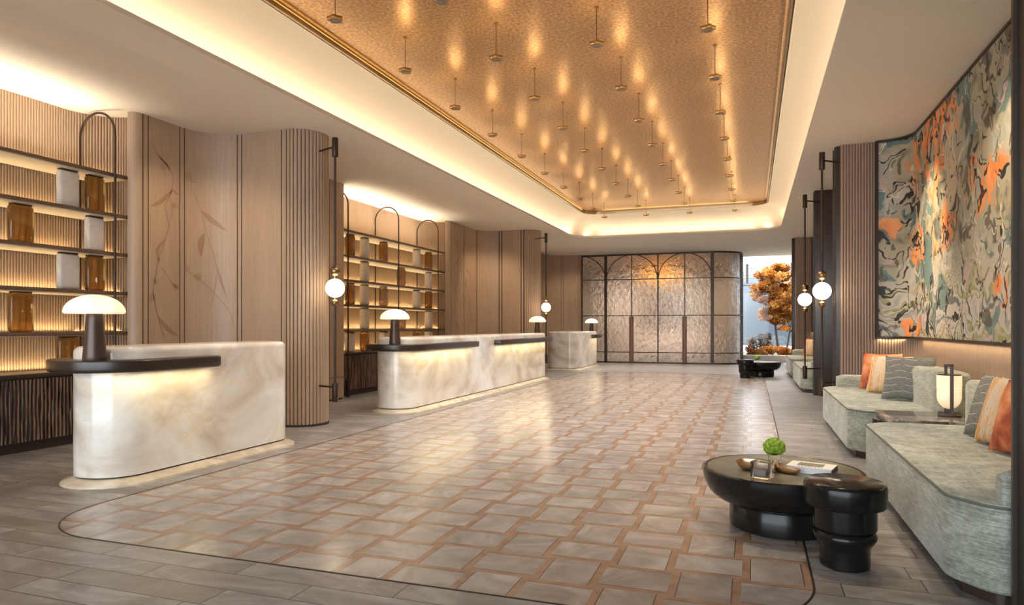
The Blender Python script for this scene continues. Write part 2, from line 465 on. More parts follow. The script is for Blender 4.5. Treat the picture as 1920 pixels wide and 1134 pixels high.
def slab(bm, poly, z0, z1, top=0.0, bot=0.0, n=5):
    """solid from an outline with rounded top and bottom edges"""
    poly = ccw(poly); rs = []
    if bot:
        for i in range(n + 1):
            a = PI / 2 * i / n; rs.append([(x, y, z0 + bot * (1 - math.cos(a))) for x, y in inset(poly, bot * (1 - math.sin(a)))])
    else: rs.append([(x, y, z0) for x, y in poly])
    if top:
        for i in range(n + 1):
            a = PI / 2 * i / n; rs.append([(x, y, z1 - top * (1 - math.sin(a))) for x, y in inset(poly, top * (1 - math.cos(a)))])
    else: rs.append([(x, y, z1) for x, y in poly])
    rings(bm, rs); return bm
def arc(cx, cy, r, a0, a1, n=12):
    return [(cx + r * math.cos(math.radians(a0 + (a1 - a0) * i / n)), cy + r * math.sin(math.radians(a0 + (a1 - a0) * i / n))) for i in range(n + 1)]

class Path:
    def __init__(s, pts):
        s.p = [Vector(pts[0]).to_2d()]
        for q in pts[1:]:
            q = Vector(q).to_2d()
            if (q - s.p[-1]).length > 1e-5: s.p.append(q)
        s.L = [0.0]
        for a, b in zip(s.p, s.p[1:]): s.L.append(s.L[-1] + (b - a).length)
        s.len = s.L[-1]
    def at(s, d):
        d = min(max(d, 0), s.len)
        i = 0
        while i < len(s.L) - 2 and s.L[i + 1] < d: i += 1
        a, b = s.p[i], s.p[i + 1]; t = (d - s.L[i]) / max(s.L[i + 1] - s.L[i], 1e-9)
        return a + (b - a) * t
    def tan(s, d, e=0.02):
        return (s.at(min(d + e, s.len)) - s.at(max(d - e, 0))).normalized()
    def nor(s, d):          # to the right of travel
        t = s.tan(d); return Vector((t.y, -t.x))
    def find(s, px, n=1500):
        best = None
        for i in range(n):
            a, b = s.len * i / n, s.len * (i + 1) / n
            pa, pb = s.at(a), s.at(b)
            xa, xb = proj(pa.x, pa.y, 1)[0], proj(pb.x, pb.y, 1)[0]
            if (xa - px) * (xb - px) <= 0 and xa != xb:
                return a + (b - a) * (px - xa) / (xb - xa)
        return None

def wall_sheet(bm, front, back, z0, z1, mis=None):
    """closed wall between two open plan lines of equal length (quads per span)"""
    F0 = [bm.verts.new((p[0], p[1], z0)) for p in front]; F1 = [bm.verts.new((p[0], p[1], z1)) for p in front]
    B0 = [bm.verts.new((p[0], p[1], z0)) for p in back]; B1 = [bm.verts.new((p[0], p[1], z1)) for p in back]
    for i in range(len(front) - 1):
        f = bm.faces.new((F0[i], F0[i + 1], F1[i + 1], F1[i]))
        if mis: f.material_index = mis[i]
        bm.faces.new((B0[i + 1], B0[i], B1[i], B1[i + 1])); bm.faces.new((F1[i], F1[i + 1], B1[i + 1], B1[i])); bm.faces.new((F0[i + 1], F0[i], B0[i], B0[i + 1]))
    for i in (0, -1): bm.faces.new((F0[i], F1[i], B1[i], B0[i]))
    return bm
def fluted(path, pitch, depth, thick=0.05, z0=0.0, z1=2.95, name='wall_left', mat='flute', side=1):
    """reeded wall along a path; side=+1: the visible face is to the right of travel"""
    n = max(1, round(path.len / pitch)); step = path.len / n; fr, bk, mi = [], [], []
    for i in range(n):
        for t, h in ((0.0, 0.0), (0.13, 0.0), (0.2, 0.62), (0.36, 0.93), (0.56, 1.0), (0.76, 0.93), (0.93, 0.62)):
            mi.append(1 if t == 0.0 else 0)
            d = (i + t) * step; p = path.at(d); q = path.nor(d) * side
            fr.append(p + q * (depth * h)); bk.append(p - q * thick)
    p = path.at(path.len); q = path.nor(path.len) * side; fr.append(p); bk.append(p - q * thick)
    return struct(name, wall_sheet(BM(), fr, bk, z0, z1, mi), [mat, 'flute_groove_shade'], angle=50)

def area(name, loc, size, rot, power, color=(1.0, 0.74, 0.42), spread=180):
    l = bpy.data.lights.new(name, 'AREA'); l.shape = 'RECTANGLE'; l.size = size[0] * K; l.size_y = size[1] * K
    l.energy = power; l.color = color; l.spread = math.radians(spread)
    o = bpy.data.objects.new(name, l); col.objects.link(o); o.location = Vector(loc) * K; o.rotation_euler = rot; return o
def spot(name, loc, target, power, angle, blend=0.6, color=(1.0, 0.78, 0.52), rad=0.04):
    l = bpy.data.lights.new(name, 'SPOT'); l.energy = power; l.spot_size = math.radians(angle); l.spot_blend = blend; l.color = color; l.shadow_soft_size = rad * K
    o = bpy.data.objects.new(name, l); col.objects.link(o); o.location = Vector(loc) * K
    o.rotation_euler = (Vector(target) - Vector(loc)).to_track_quat('-Z', 'Y').to_euler(); return o
UP, DOWN = (PI, 0, 0), (0, 0, 0)

# ================================================================== SETTING
CE = 2.95
bm = BM(); box(bm, -6.3, 2.7, -2.6, 23.0, -0.08, 0.0); struct('floor', bm, 'floor', flat=True)

bm = BM(); t = rrect(-3.47, 0.225, 2.37, 14.70, 0.50, 16)
tube(bm, [(x, y, 0.001) for x, y in t], 0.0045, 6, True, ry=0.002); struct('trim_1', bm, 'bronze')

# ceiling with the opening of the light cove
LX0, LX1, LY0, LY1, LR = -3.71, 0.54, 2.25, 14.86, 0.60
bm = BM()
outer = [(-6.3, -2.6), (2.7, -2.6), (2.7, 20.32), (-0.30, 20.32), (-0.30, 22.1), (-6.3, 22.1)]
ov = [bm.verts.new((x, y, CE)) for x, y in outer]; inn = [bm.verts.new((x, y, CE)) for x, y in rrect(LX0, LX1, LY0, LY1, LR, 16)]
eds = [bm.edges.new((ov[i - 1], ov[i])) for i in range(len(ov))] + [bm.edges.new((inn[i - 1], inn[i])) for i in range(len(inn))]
bmesh.ops.triangle_fill(bm, edges=eds, use_beauty=True)
struct('ceiling', bm, 'plaster', flat=True)
def ring_at(off, z, n=16):      # off > 0: inwards
    return [(x, y, z) for x, y in rrect(LX0 + off, LX1 - off, LY0 + off * (0.5 if off > 0 else 1), LY1 - off * (0.5 if off > 0 else 1), LR - off, n)]
bm = BM()
prof = [(0.0, CE), (0.0, CE + 0.035), (-0.20, CE + 0.04), (-0.23, CE + 0.08), (-0.21, CE + 0.16), (-0.15, CE + 0.25), (-0.07, CE + 0.335), (0.03, CE + 0.41), (0.13, CE + 0.465), (0.215, CE + 0.50), (0.235, CE + 0.505), (0.235, CE + 0.60)]
rings(bm, [ring_at(o, z) for o, z in prof], False, False); struct('ceiling', bm, 'cove', angle=40)
bm = BM(); rings(bm, [ring_at(o, z) for o, z in ((0.235, 3.46), (0.245, 3.447), (0.262, 3.447), (0.268, 3.46), (0.268, 3.53), (0.235, 3.53))], False, False); struct('trim_2', bm, 'oldbrass')
bm = BM(); rings(bm, [ring_at(o, z) for o, z in ((0.222, 3.452), (0.222, 3.444), (0.233, 3.444), (0.233, 3.46))], False, False); struct('trim_3', bm, 'plaster')
bm = BM(); bm.faces.new([bm.verts.new(p) for p in ring_at(0.20, 3.513)]); bm.faces.new([bm.verts.new((x, y, 3.60)) for x, y, z in ring_at(-0.3, 3.6)]); struct('ceiling', bm, 'gold', flat=True)

# left wall: niche, pier, recessed panel, niche, pier, panel
nl1 = Path([(-5.83, -2.6), (-5.83, 4.45)] + arc(-5.43, 4.45, 0.40, 180, 90, 12))
fluted(nl1, 0.0245, 0.012)
nl2 = Path([(-5.30, 8.10), (-5.83, 8.10), (-5.83, 11.30)] + arc(-5.43, 11.30, 0.40, 180, 90, 12))
fluted(Path([(-5.83, 8.10), (-5.83, 11.30)] + arc(-5.43, 11.30, 0.40, 180, 90, 12)), 0.0245, 0.012)

def panel_wall(path, grooves, name, gw=0.009, gd=0.012, thick=0.07):
    ds = set([0.0, path.len] + list(path.L)); gs = []
    for g in grooves:
        gs.append(g); ds |= {g - gw / 2, g + gw / 2}
    ds = sorted(d for d in ds if not any(abs(d - g) < gw / 2 - 1e-6 for g in gs))
    fr, bk, mi = [], [], []
    for i, d in enumerate(ds):
        p, q = path.at(d), path.nor(d)
        fr.append(p); bk.append(p - q * thick); mi.append(0)
        if i + 1 < len(ds) and any(abs((d + ds[i + 1]) / 2 - g) < 1e-5 for g in gs):
            e = ds[i + 1]; mi[-1] = 1
            fr += [p - q * gd, path.at(e) - path.nor(e) * gd]; bk += [p - q * thick, path.at(e) - path.nor(e) * thick]; mi += [1, 1]
    return struct(name, wall_sheet(BM(), fr, bk, 0.0, CE, mi), ['wood', 'groove'], angle=25)

def pier(y_edge, y_face, Rc, grooves_px, flank=-5.28, gw=0.009):
    pts = arc(-5.36, y_edge + 0.08, 0.08, 270, 360, 6)
    pts += [(flank, y_face - Rc)] + arc(flank + Rc, y_face - Rc, Rc, 180, 90, 16) + [(-4.35, y_face)]
    P = Path(pts)
    gs = [P.find(x) for x in grooves_px]; gs = [g for g in gs if g]
    panel_wall(P, gs, 'wall_left', gw)
    r = 0.25
    F = Path(arc(-4.35, y_face + r, r, -90, 90, 28))
    fluted(F, 0.0375, 0.014, thick=0.05)
    return P
P1 = pier(4.70, 5.64, 0.40, (268, 278, 337, 346, 445, 453, 528, 537))
P2 = pier(11.52, 13.13, 0.40, (846, 870, 894, 936, 941, 977, 982), gw=0.016)
# recessed panels behind each pier
b1 = Path([(-4.35, 6.14), (-5.05, 6.14)] + arc(-5.05, 6.38, 0.24, 270, 180, 8)[1:] + [(-5.29, 8.08), (-5.9, 8.12)])
panel_wall(b1, [2.40, 2.44], 'wall_left')
b2 = Path([(-4.35, 13.63), (-5.05, 13.63)] + arc(-5.05, 13.87, 0.24, 270, 180, 8)[1:] + [(-5.31, 17.75)] + arc(-4.71, 17.75, 0.60, 180, 90, 12) + [(-4.455, 18.35), (-4.455, 18.62)])
g2 = [b2.find(x) for x in (1018, 1052, 1056, 1084, 1087)]
panel_wall(b2, [g for g in g2 if g], 'wall_left')
bm = BM(); box(bm, -6.25, -6.15, -2.6, 23.0, 0, CE); struct('wall_left', bm, 'wood')
# dark strips painting the shadow gap along the wall foot
def base_line(path, d0, d1, name, z0=0.0, z1=0.022, out=0.004, n=40):
    fr = [path.at(d0 + (d1 - d0) * i / n) + path.nor(d0 + (d1 - d0) * i / n) * out for i in range(n + 1)]
    bk = [path.at(d0 + (d1 - d0) * i / n) - path.nor(d0 + (d1 - d0) * i / n) * 0.02 for i in range(n + 1)]
    return struct(name, wall_sheet(BM(), fr, bk, z0, z1), 'groove')
base_line(P1, 0.02, P1.len, 'base_shadow_line'); base_line(P2, 0.02, P2.len, 'base_shadow_line'); base_line(b1, 0, b1.len - 0.5, 'base_shadow_line'); base_line(b2, 0, b2.len, 'base_shadow_line')
for yf in (5.64, 13.13):
    base_line(Path(arc(-4.35, yf + 0.25, 0.265, -90, 90, 24)), 0, 0.8, 'base_shadow_line')
base_line(b1, 1.4, b1.len - 0.5, 'trim_4', 0.30, 0.306, 0.003)

# carved stem-and-leaf motif on the pier panels
def motif(P, ds, name, lab, zoff=0.0):
    def sz(q):
        px, py = 260 + q[0] / 2.577, 200 + q[1] / 2.577
        s = P1.find(px); p = P1.at(s); d = -p.x * S_ + p.y * C_
        return Vector((s, 1 + (611 - py) * d / 1280))
    bm = BM()
    def on(v):
        d = v.x + ds; p = P.at(d) + P.nor(d) * 0.0022; return (p.x, p.y, v.y + zoff)
    def ribbon(pts, w):
        v = [sz(q) for q in pts]; fine = []
        for i in range(len(v) - 1):
            a = v[max(i - 1, 0)]; b = v[i]; c = v[i + 1]; d = v[min(i + 2, len(v) - 1)]
            for k in range(6):
                t = k / 6
                fine.append(0.5 * ((2 * b) + (c - a) * t + (2 * a - 5 * b + 4 * c - d) * t * t + (3 * b - a - 3 * c + d) * t ** 3))
        fine.append(v[-1]); L, R = [], []
        for i, p in enumerate(fine):
            t = (fine[min(i + 1, len(fine) - 1)] - fine[max(i - 1, 0)]).normalized(); n = Vector((-t.y, t.x))
            ww = w(i / (len(fine) - 1)) if callable(w) else w
            L.append(bm.verts.new(on(p + n * ww))); R.append(bm.verts.new(on(p - n * ww)))
        for i in range(len(fine) - 1): bm.faces.new((L[i], L[i + 1], R[i + 1], R[i]))
    leaf = lambda m: (lambda t: 0.0015 + m * math.sin(PI * min(1, t * 1.02)) ** 1.2)
    def flower(q, r, k=5):
        c = sz(q)
        for i in range(k):
            a = 2 * PI * i / k + 0.3; ctr = c + Vector((math.cos(a), math.sin(a))) * r * 0.62
            vs = [bm.verts.new(on(ctr + Vector((math.cos(a + b), math.sin(a + b))) * r * 0.42)) for b in [2 * PI * j / 9 for j in range(9)]]
            vi = [bm.verts.new(on(ctr + Vector((math.cos(a + b), math.sin(a + b))) * r * 0.26)) for b in [2 * PI * j / 9 for j in range(9)]]
            for j in range(9): bm.faces.new((vs[j], vs[(j + 1) % 9], vi[(j + 1) % 9], vi[j]))
    ribbon([(62, 175), (100, 240), (150, 300), (165, 360), (150, 430), (125, 480), (145, 570), (122, 660), (95, 740), (80, 830), (70, 900), (90, 1000), (125, 1120)], 0.0045)
    ribbon([(165, 400), (110, 455), (55, 482)], leaf(0.02)); ribbon([(160, 398), (190, 428)], leaf(0.008))
    ribbon([(150, 430), (160, 500), (145, 580)], 0.003)
    ribbon([(105, 770), (150, 835), (192, 885)], 0.004); ribbon([(128, 640), (90, 690), (100, 760)], leaf(0.014))
    ribbon([(90, 1010), (140, 1070), (192, 1110)], leaf(0.02)); ribbon([(95, 240), (130, 275), (150, 310)], leaf(0.012))
    for q, r in (((78, 842), 0.028), ((66, 920), 0.04), ((172, 478), 0.026), ((118, 292), 0.032), ((178, 872), 0.034)): flower(q, r)
    ribbon([(255, 395), (300, 500), (330, 620), (370, 740), (376, 830), (345, 985)], 0.0035)
    ribbon([(300, 500), (355, 550), (430, 605)], leaf(0.026)); ribbon([(320, 610), (300, 660), (302, 725)], leaf(0.03))
    ribbon([(230, 790), (290, 830), (370, 905), (436, 985), (455, 1050)], 0.0035); ribbon([(375, 760), (400, 850), (430, 930)], leaf(0.012))
    for q, r in (((240, 335), 0.04), ((285, 822), 0.04), ((258, 356), 0.03), ((234, 780), 0.03)): flower(q, r)
    return tag(obj(name, bm, 'motif', flat=True), lab, 'wall decoration', 'floral motifs on the wood piers')
motif(P1, 0, 'floral_motif', 'brown stem-and-flower motif inlaid on the near wood pier behind the first desk')
motif(P2, 0.02, 'floral_motif', 'brown stem-and-flower motif inlaid on the far wood pier behind the long desk')

# right wall: alcoves with reeded backs, bronze portals between
def alcove(y0, y1):
    P = Path([(0.90, y1), (1.26, y1)] + arc(1.26, y1 - 0.36, 0.36, 90, 0, 14) + [(1.62, y0)])
    fluted(P, 0.0285, 0.011, thick=0.04, name='wall_right', mat='flute_pink')
    return P
A1 = alcove(2.85, 8.12); A2 = alcove(10.98, 16.32)
def portal(x0, x1, y0, y1):
    bm = BM(); box(bm, x0, x1, y0, y1, 0, CE, 0.006); box(bm, x0 - 0.012, x0, y0 + 0.03, y0 + 0.05, 0, CE); box(bm, x0 - 0.012, x0, y1 - 0.05, y1 - 0.03, 0, CE)
    return struct('trim_5', bm, 'portal')
portal(0.848, 2.7, 2.45, 2.80)
portal(0.86, 2.7, 8.17, 8.40)
portal(0.855, 2.7, 10.72, 10.93)
portal(0.85, 2.7, 16.37, 16.55)
bm = BM(); box(bm, 2.0, 2.1, 8.40, 10.72, 0, CE); box(bm, 2.0, 2.1, 16.55, 20.32, 0, CE); box(bm, 1.0, 1.1, -2.6, 2.45, 0, CE); box(bm, 2.6, 2.7, -2.6, 20.32, 0, CE)
struct('wall_right', bm, 'portal')

# ================================================================== RECEPTION DESKS
def stadium(xc, r, y0, y1, n=20):
    return ccw([(xc + r * math.cos(math.radians(a)), y1 - r + r * math.sin(math.radians(a))) for a in [180 * i / n for i in range(n + 1)]] +
               [(xc + r * math.cos(math.radians(a)), y0 + r + r * math.sin(math.radians(a))) for a in [180 + 180 * i / n for i in range(n + 1)]])
DX, DR = -3.94, 0.24
def ledge_outline(y_nose, y_end, far=False, x_in=-3.80, x_fr=-3.556):
    """ledge that wraps a rounded desk end and runs along the front; y_nose: centre of the end, y_end: where it stops"""
    R = 0.384; s = -1 if not far else 1
    pts = [(DX + R * math.cos(math.radians(a)), y_nose + s * R * math.sin(math.radians(a))) for a in range(180, -1, -9)]
    w = 0.10
    pts += [(x_fr, y_end + s * 0.06), (x_fr - 0.012, y_end + s * 0.02), (x_fr - 0.045, y_end), (x_in, y_end), (DX - R, y_end if abs(y_end - y_nose) < 0.2 else y_nose - s * 0.1)]
    return ccw(pts)
def desk(label, poly, y0, y1, ledges, up=(0.04, 0.04)):
    cy = (y0 + y1) / 2
    L = [(x - DX, y - cy) for x, y in poly]
    t = thing('reception_desk', label, 'reception desk', (DX, cy, 0))
    bm = BM(); L = ccw(L)
    rs = [[(x, y, 0.0) for x, y in inset(L, -0.075)], [(x, y, 0.012) for x, y in inset(L, -0.07)], [(x, y, 0.022) for x, y in inset(L, -0.045)], [(x, y, 0.034) for x, y in inset(L, -0.012)], [(x, y, 0.042) for x, y in inset(L, 0.004)]]
    rings(bm, rs); obj('plinth', bm, 'plinth', t)
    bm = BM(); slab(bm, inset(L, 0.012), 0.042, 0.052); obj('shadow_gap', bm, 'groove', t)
    bm = BM(); slab(bm, L, 0.052, 0.87, top=0.042); obj('body', bm, 'onyx', t, angle=50)
    for yn, ye, far in ledges:
        bm = BM(); slab(bm, [(x - DX, y - cy) for x, y in ledge_outline(yn, ye, far)], 0.712, 0.79, top=0.012, bot=0.022); obj('ledge', bm, 'darkwood', t)
        y_a, y_b = (yn - 0.12, ye) if not far else (ye, yn + 0.12)
        area('ledge_led', (-3.625, (y_a + y_b) / 2, 0.708), (0.05, abs(y_b - y_a)), (0, -0.1, 0), 2.2 * abs(y_b - y_a), (1.0, 0.82, 0.48))
        sg = 1 if far else -1
        area('ledge_led', (-3.715, yn + sg * 0.225, 0.708), (0.05, 0.26), (0, 0, sg * 0.75), 0.28, (1.0, 0.82, 0.48))
    return t
desk('short cream onyx reception desk nearest the camera, with one dark ledge', stadium(DX, DR, 3.13, 4.94), 3.13, 4.94, [(3.37, 3.92, False)])
desk('long cream onyx reception desk in the middle, with two dark ledges', stadium(DX, DR, 6.92, 12.62), 6.92, 12.62, [(7.16, 8.80, False), (12.38, 9.70, True)])
d3 = rrect(-4.42, -3.70, 14.88, 17.15, 0.2)
desk('small cream onyx reception desk farthest away, beside the glass partition', d3, 14.88, 17.15, [(16.95, 16.35, True)])

def dome_lamp():
    t = thing('table_lamp', 'x', 'table lamp', (0, 0, 0), group='mushroom lamps on the reception desks')
    bm = BM(); lathe(bm, [(0.0, 0), (0.064, 0), (0.066, 0.004), (0.0645, 0.03), (0.045, 0.29), (0.044, 0.30), (0.0, 0.30)], 40); obj('stem', bm, 'stem', t)
    bm = BM()
    pr = [(0.0, 0.285), (0.10, 0.283), (0.158, 0.285), (0.1655, 0.292)] + [(0.167 * math.cos(a), 0.294 + 0.108 * math.sin(a)) for a in [PI / 2 * i / 14 for i in range(15)]]
    lathe(bm, pr, 48); obj('shade', bm, 'dome', t); return t
dl = dome_lamp(); dl['label'] = 'glowing mushroom lamp on the dark ledge of the nearest reception desk'
place(dl, (-3.79, 3.09, 0.79))
dup(dl, (-3.83, 6.88, 0.79), 'glowing mushroom lamp on the near end of the long middle desk')
dup(dl, (-3.93, 12.67, 0.79), 'glowing mushroom lamp on the far end of the long middle desk')
dup(dl, (-3.885, 17.2, 0.79), 'small glowing mushroom lamp on the farthest desk, against the glass partition')

# ================================================================== BOOKCASES
SZ = [2.368, 2.008, 1.661, 1.31, 0.950]      # upper faces
XF, XB = -5.37, -5.80
def bookcase(label, y0, y1, posts):
    cy = (y0 + y1) / 2
    t = thing('bookcase', label, 'bookcase', (XF, cy, 0))
    for z in SZ:
        bm = BM(); box(bm, XB - XF, -0.012, y0 - cy, y1 - cy, z - 0.032, z, 0.006); s = obj('shelf', bm, 'shelf', t)
        bm = BM(); box(bm, XB - XF + 0.02, -0.03, y0 - cy + 0.01, y1 - cy - 0.01, z - 0.036, z - 0.0325); obj('soffit', bm, 'cove', s)
    for y in posts:
        bm = BM(); r = 0.214; top = 2.925
        pts = [(-0.428, y - cy, 0.62)] + [(-r - r * math.cos(a), y - cy, top - r + r * math.sin(a)) for a in [PI * i / 20 for i in range(21)]] + [(0, y - cy, 0.0)]
        tube(bm, pts, 0.0105, 8); f = obj('arched_post', bm, 'bronze', t)
        bm = BM(); lathe(bm, [(0.0, 0), (0.026, 0), (0.026, 0.24), (0.0, 0.24)], 16, (0, y - cy, 0)); obj('foot', bm, 'bronze', f)
    return t
bookcase('wide lit bookcase behind the nearest reception desk, cut by the left edge', -1.6, 4.74, (0.17, 1.64, 3.11, 4.58))
bookcase('lit bookcase behind the long middle desk, with three arched posts in view', 8.14, 11.56, (8.31, 9.77, 11.24))
def led_row(y0, y1, n=6):
    zs = SZ + [0.62]
    for i, z in enumerate(zs[:n]):
        area('shelf_led', (-5.782, (y0 + y1) / 2, z + 0.006), (0.02, y1 - y0), (PI, 0, 0), (1.9 if i else 1.7) * (y1 - y0), (1.0, 0.72, 0.36))
    area('niche_led', (-5.56, (y0 + y1) / 2, 2.372), (0.14, y1 - y0), (PI, 0, 0), 6.0 * (y1 - y0), (1.0, 0.86, 0.66), 125)
led_row(0.2, 4.48); led_row(8.16, 11.33)
for yb in (4.45, 11.30):
    for z in SZ: area('shelf_led', (-5.43 - 0.25, yb + 0.25, z + 0.006), (0.02, 0.42), (PI, 0, -0.7), 0.55, (1.0, 0.72, 0.36))

def credenza(label, y0, y1):
    cy = (y0 + y1) / 2; t = thing('credenza', label, 'cabinet', (XF - 0.042, cy, 0)); h = (y1 - y0) / 2
    bm = BM(); box(bm, -0.375, -0.012, -h + 0.005, h - 0.005, 0.075, 0.585, 0.003); obj('carcass', bm, 'darkwood', t)
    bm = BM(); box(bm, -0.38, 0.012, -h, h, 0.585, 0.62, 0.004); obj('top', bm, 'darkwood', t)
    bm = BM(); box(bm, -0.36, -0.045, -h + 0.06, h - 0.06, 0.0, 0.075); obj('base', bm, 'darkwood', t)
    bm = BM(); n = int((y1 - y0) / 0.031); st = (y1 - y0 - 0.02) / n
    for i in range(n):
        a = -h + 0.01 + i * st; pts = []
        ph, amp = i * 0.93 + math.sin(i * 1.7), 0.0032
        A, B = [], []
        for k in range(13):
            z = 0.085 + 0.49 * k / 12; o = amp * math.sin(k * 0.62 + ph)
            A.append((a + o + 0.003, z)); B.append((a + st + o - 0.001, z))
        m_ = [[bm.verts.new((-0.014, y, z)) for y, z in A], [bm.verts.new((0.002, y + st * 0.25, z)) for y, z in A], [bm.verts.new((0.002, y - st * 0.25, z)) for y, z in B], [bm.verts.new((-0.014, y, z)) for y, z in B]]
        for u, v in zip(m_, m_[1:]):
            for k in range(12): bm.faces.new((u[k], v[k], v[k + 1], u[k + 1]))
    obj('slatted_front', bm, 'walnut', t); return t
credenza('low dark walnut cabinet with wavy slats behind the nearest desk', -1.6, 4.50)
credenza('low dark walnut cabinet with wavy slats behind the long middle desk', 8.14, 11.50)

# blocks standing on the shelves
def block(kind, w, d, h):
    t = thing('glass_block' if kind != 'alab' else 'alabaster_block', 'x', 'decorative block')
    bm = BM(); box(bm, -d / 2, d / 2, -w / 2, w / 2, 0.0, h - 0.012, min(0.03, d * 0.4), 4); obj('body', bm, kind, t, angle=60)
    bm = BM(); box(bm, -d * 0.36, d * 0.36, -w * 0.40, w * 0.40, h - 0.013, h - 0.0015); obj('cap', bm, 'bronze', t); return t
TN = ['top', 'second', 'third', 'fourth', 'fifth']
def put_blocks(rows, xf, w, d, where, protos={}):
    for ti, items in enumerate(rows):
        base = SZ[ti + 1] if ti < 4 else 0.62; h = SZ[ti] - 0.036 - base
        n = len(items)
        for j, (kind, a, b, pos) in enumerate(items):
            yc = (y_at(a, xf) + y_at(b, xf)) / 2 if w is None else y_at((a + b) / 2, xf - (d / 2 if d > 0.08 else 0))
            ww = abs(y_at(b, xf) - y_at(a, xf)) * 0.97 if w is None else w
            t = block(kind, ww, d, h)
            place(t, (xf - d / 2, yc, base + 0.0005))
            cn = {'alab': 'pale alabaster block', 'amber': 'amber glass block', 'smoke': 'smoked clear amber glass block'}[kind]
            t['label'] = '%s %s in the %s tier of the %s bookcase' % (cn, pos, TN[ti], where)
            t['group'] = 'blocks on the %s bookcase' % where
w_, a_, s_ = 'alab', 'amber', 'smoke'
put_blocks([[(w_, 112, 152, 'second from the arched post'), (a_, 165, 199, 'next to the arched post')],
            [(a_, 20, 67, 'at the left'), (w_, 165, 199, 'next to the arched post')],
            [(w_, 112, 153, 'second from the arched post'), (a_, 165, 199, 'next to the arched post')],
            [(a_, 21, 67, 'at the left'), (w_, 165, 199, 'behind the mushroom lamp')],
            [(a_, 112, 153, 'left of the mushroom lamp')]], -5.47, None, 0.065, 'near')
put_blocks([[(a_, 648, 665, 'at the far left'), (w_, 673, 694, 'second from the left'), (a_, 711, 727, 'in the middle'), (w_, 774, 788, 'second from the right'), (a_, 794, 813, 'at the far right')],
            [(w_, 673, 694, 'at the left'), (s_, 745, 759, 'in the middle'), (w_, 794, 813, 'at the right')],
            [(a_, 648, 665, 'at the far left'), (w_, 673, 694, 'second from the left'), (s_, 711, 727, 'in the middle'), (w_, 774, 788, 'second from the right'), (a_, 794, 813, 'at the far right')],
            [(w_, 673, 694, 'at the left'), (s_, 747, 759, 'in the middle'), (w_, 794, 813, 'at the right')],
            [(w_, 647, 665, 'at the far left'), (a_, 672, 695, 'second from the left'), (w_, 711, 728, 'in the middle'), (a_, 774, 788, 'second from the right'), (w_, 794, 813, 'at the far right')]], -5.46, 0.12, 0.12, 'middle')

# ================================================================== GLOBE WALL LAMPS
def globe_lamp(direction, length):
    t = thing('globe_wall_lamp', 'x', 'wall lamp', group='globe lamps on tall bronze rods')
    ux, uy = direction
    bm = BM(); lathe(bm, [(0, 0.34), (0.0115, 0.34), (0.0115, 1.205), (0, 1.205)], 14); lathe(bm, [(0, 1.56), (0.0115, 1.56), (0.0115, 2.72), (0, 2.72)], 14); obj('rod', bm, 'bronze', t)
    bm = BM(); lathe(bm, [(0, 0.258), (0.028, 0.258), (0.03, 0.262), (0.03, 0.436), (0.028, 0.44), (0, 0.44)], 20); obj('lower_sleeve', bm, 'bronze', t)
    bm = BM(); lathe(bm, [(0, 2.655), (0.028, 2.655), (0.03, 2.659), (0.03, 2.836), (0.028, 2.84), (0, 2.84)], 20); obj('upper_sleeve', bm, 'bronze', t)
    for z in (0.40, 2.755):
        bm = BM(); tube(bm, [(ux * 0.02, uy * 0.02, z), (ux * length, uy * length, z)], 0.0095, 8); obj('bracket', bm, 'bronze', t)
    bm = BM(); sphere(bm, 0.092, (0, 0, 1.37)); obj('globe', bm, 'globe', t)
    bm = BM(); sphere(bm, 0.05, (0, 0, 1.537), 24, 14); obj('upper_ball', bm, 'oldbrass', t)
    bm = BM(); sphere(bm, 0.036, (0, 0, 1.226), 24, 14); obj('lower_ball', bm, 'oldbrass', t)
    bm = BM(); lathe(bm, [(0, 1.45), (0.012, 1.45), (0.012, 1.50), (0, 1.50)], 12); obj('collar', bm, 'brass', t)
    bm = BM(); lathe(bm, [(0, 1.255), (0.012, 1.255), (0.012, 1.29), (0, 1.29)], 12); obj('collar', bm, 'brass', t)
    return t
g1 = globe_lamp((-0.935, 0.355), 0.27); g1['label'] = 'globe lamp on a bronze rod at the rounded pier beside the nearest desk'; place(g1, (-3.85, 5.73, 0))
dup(g1, (-3.86, 13.02, 0), 'globe lamp on a bronze rod at the far rounded pier, behind the long desk')
g2_ = globe_lamp((0.75, 0.66), 0.24); g2_['label'] = 'largest globe lamp at right, on the near dark portal beside the sofa alcove'; g2_['group'] = 'globe lamps on tall bronze rods'
place(g2_, (0.70, 7.92, 0))
bm = None
g3 = globe_lamp((0.83, 0.56), 0.30); g3['label'] = 'globe lamp at right, on the far dark portal, left of the largest globe'; place(g3, (0.70, 10.40, 0))

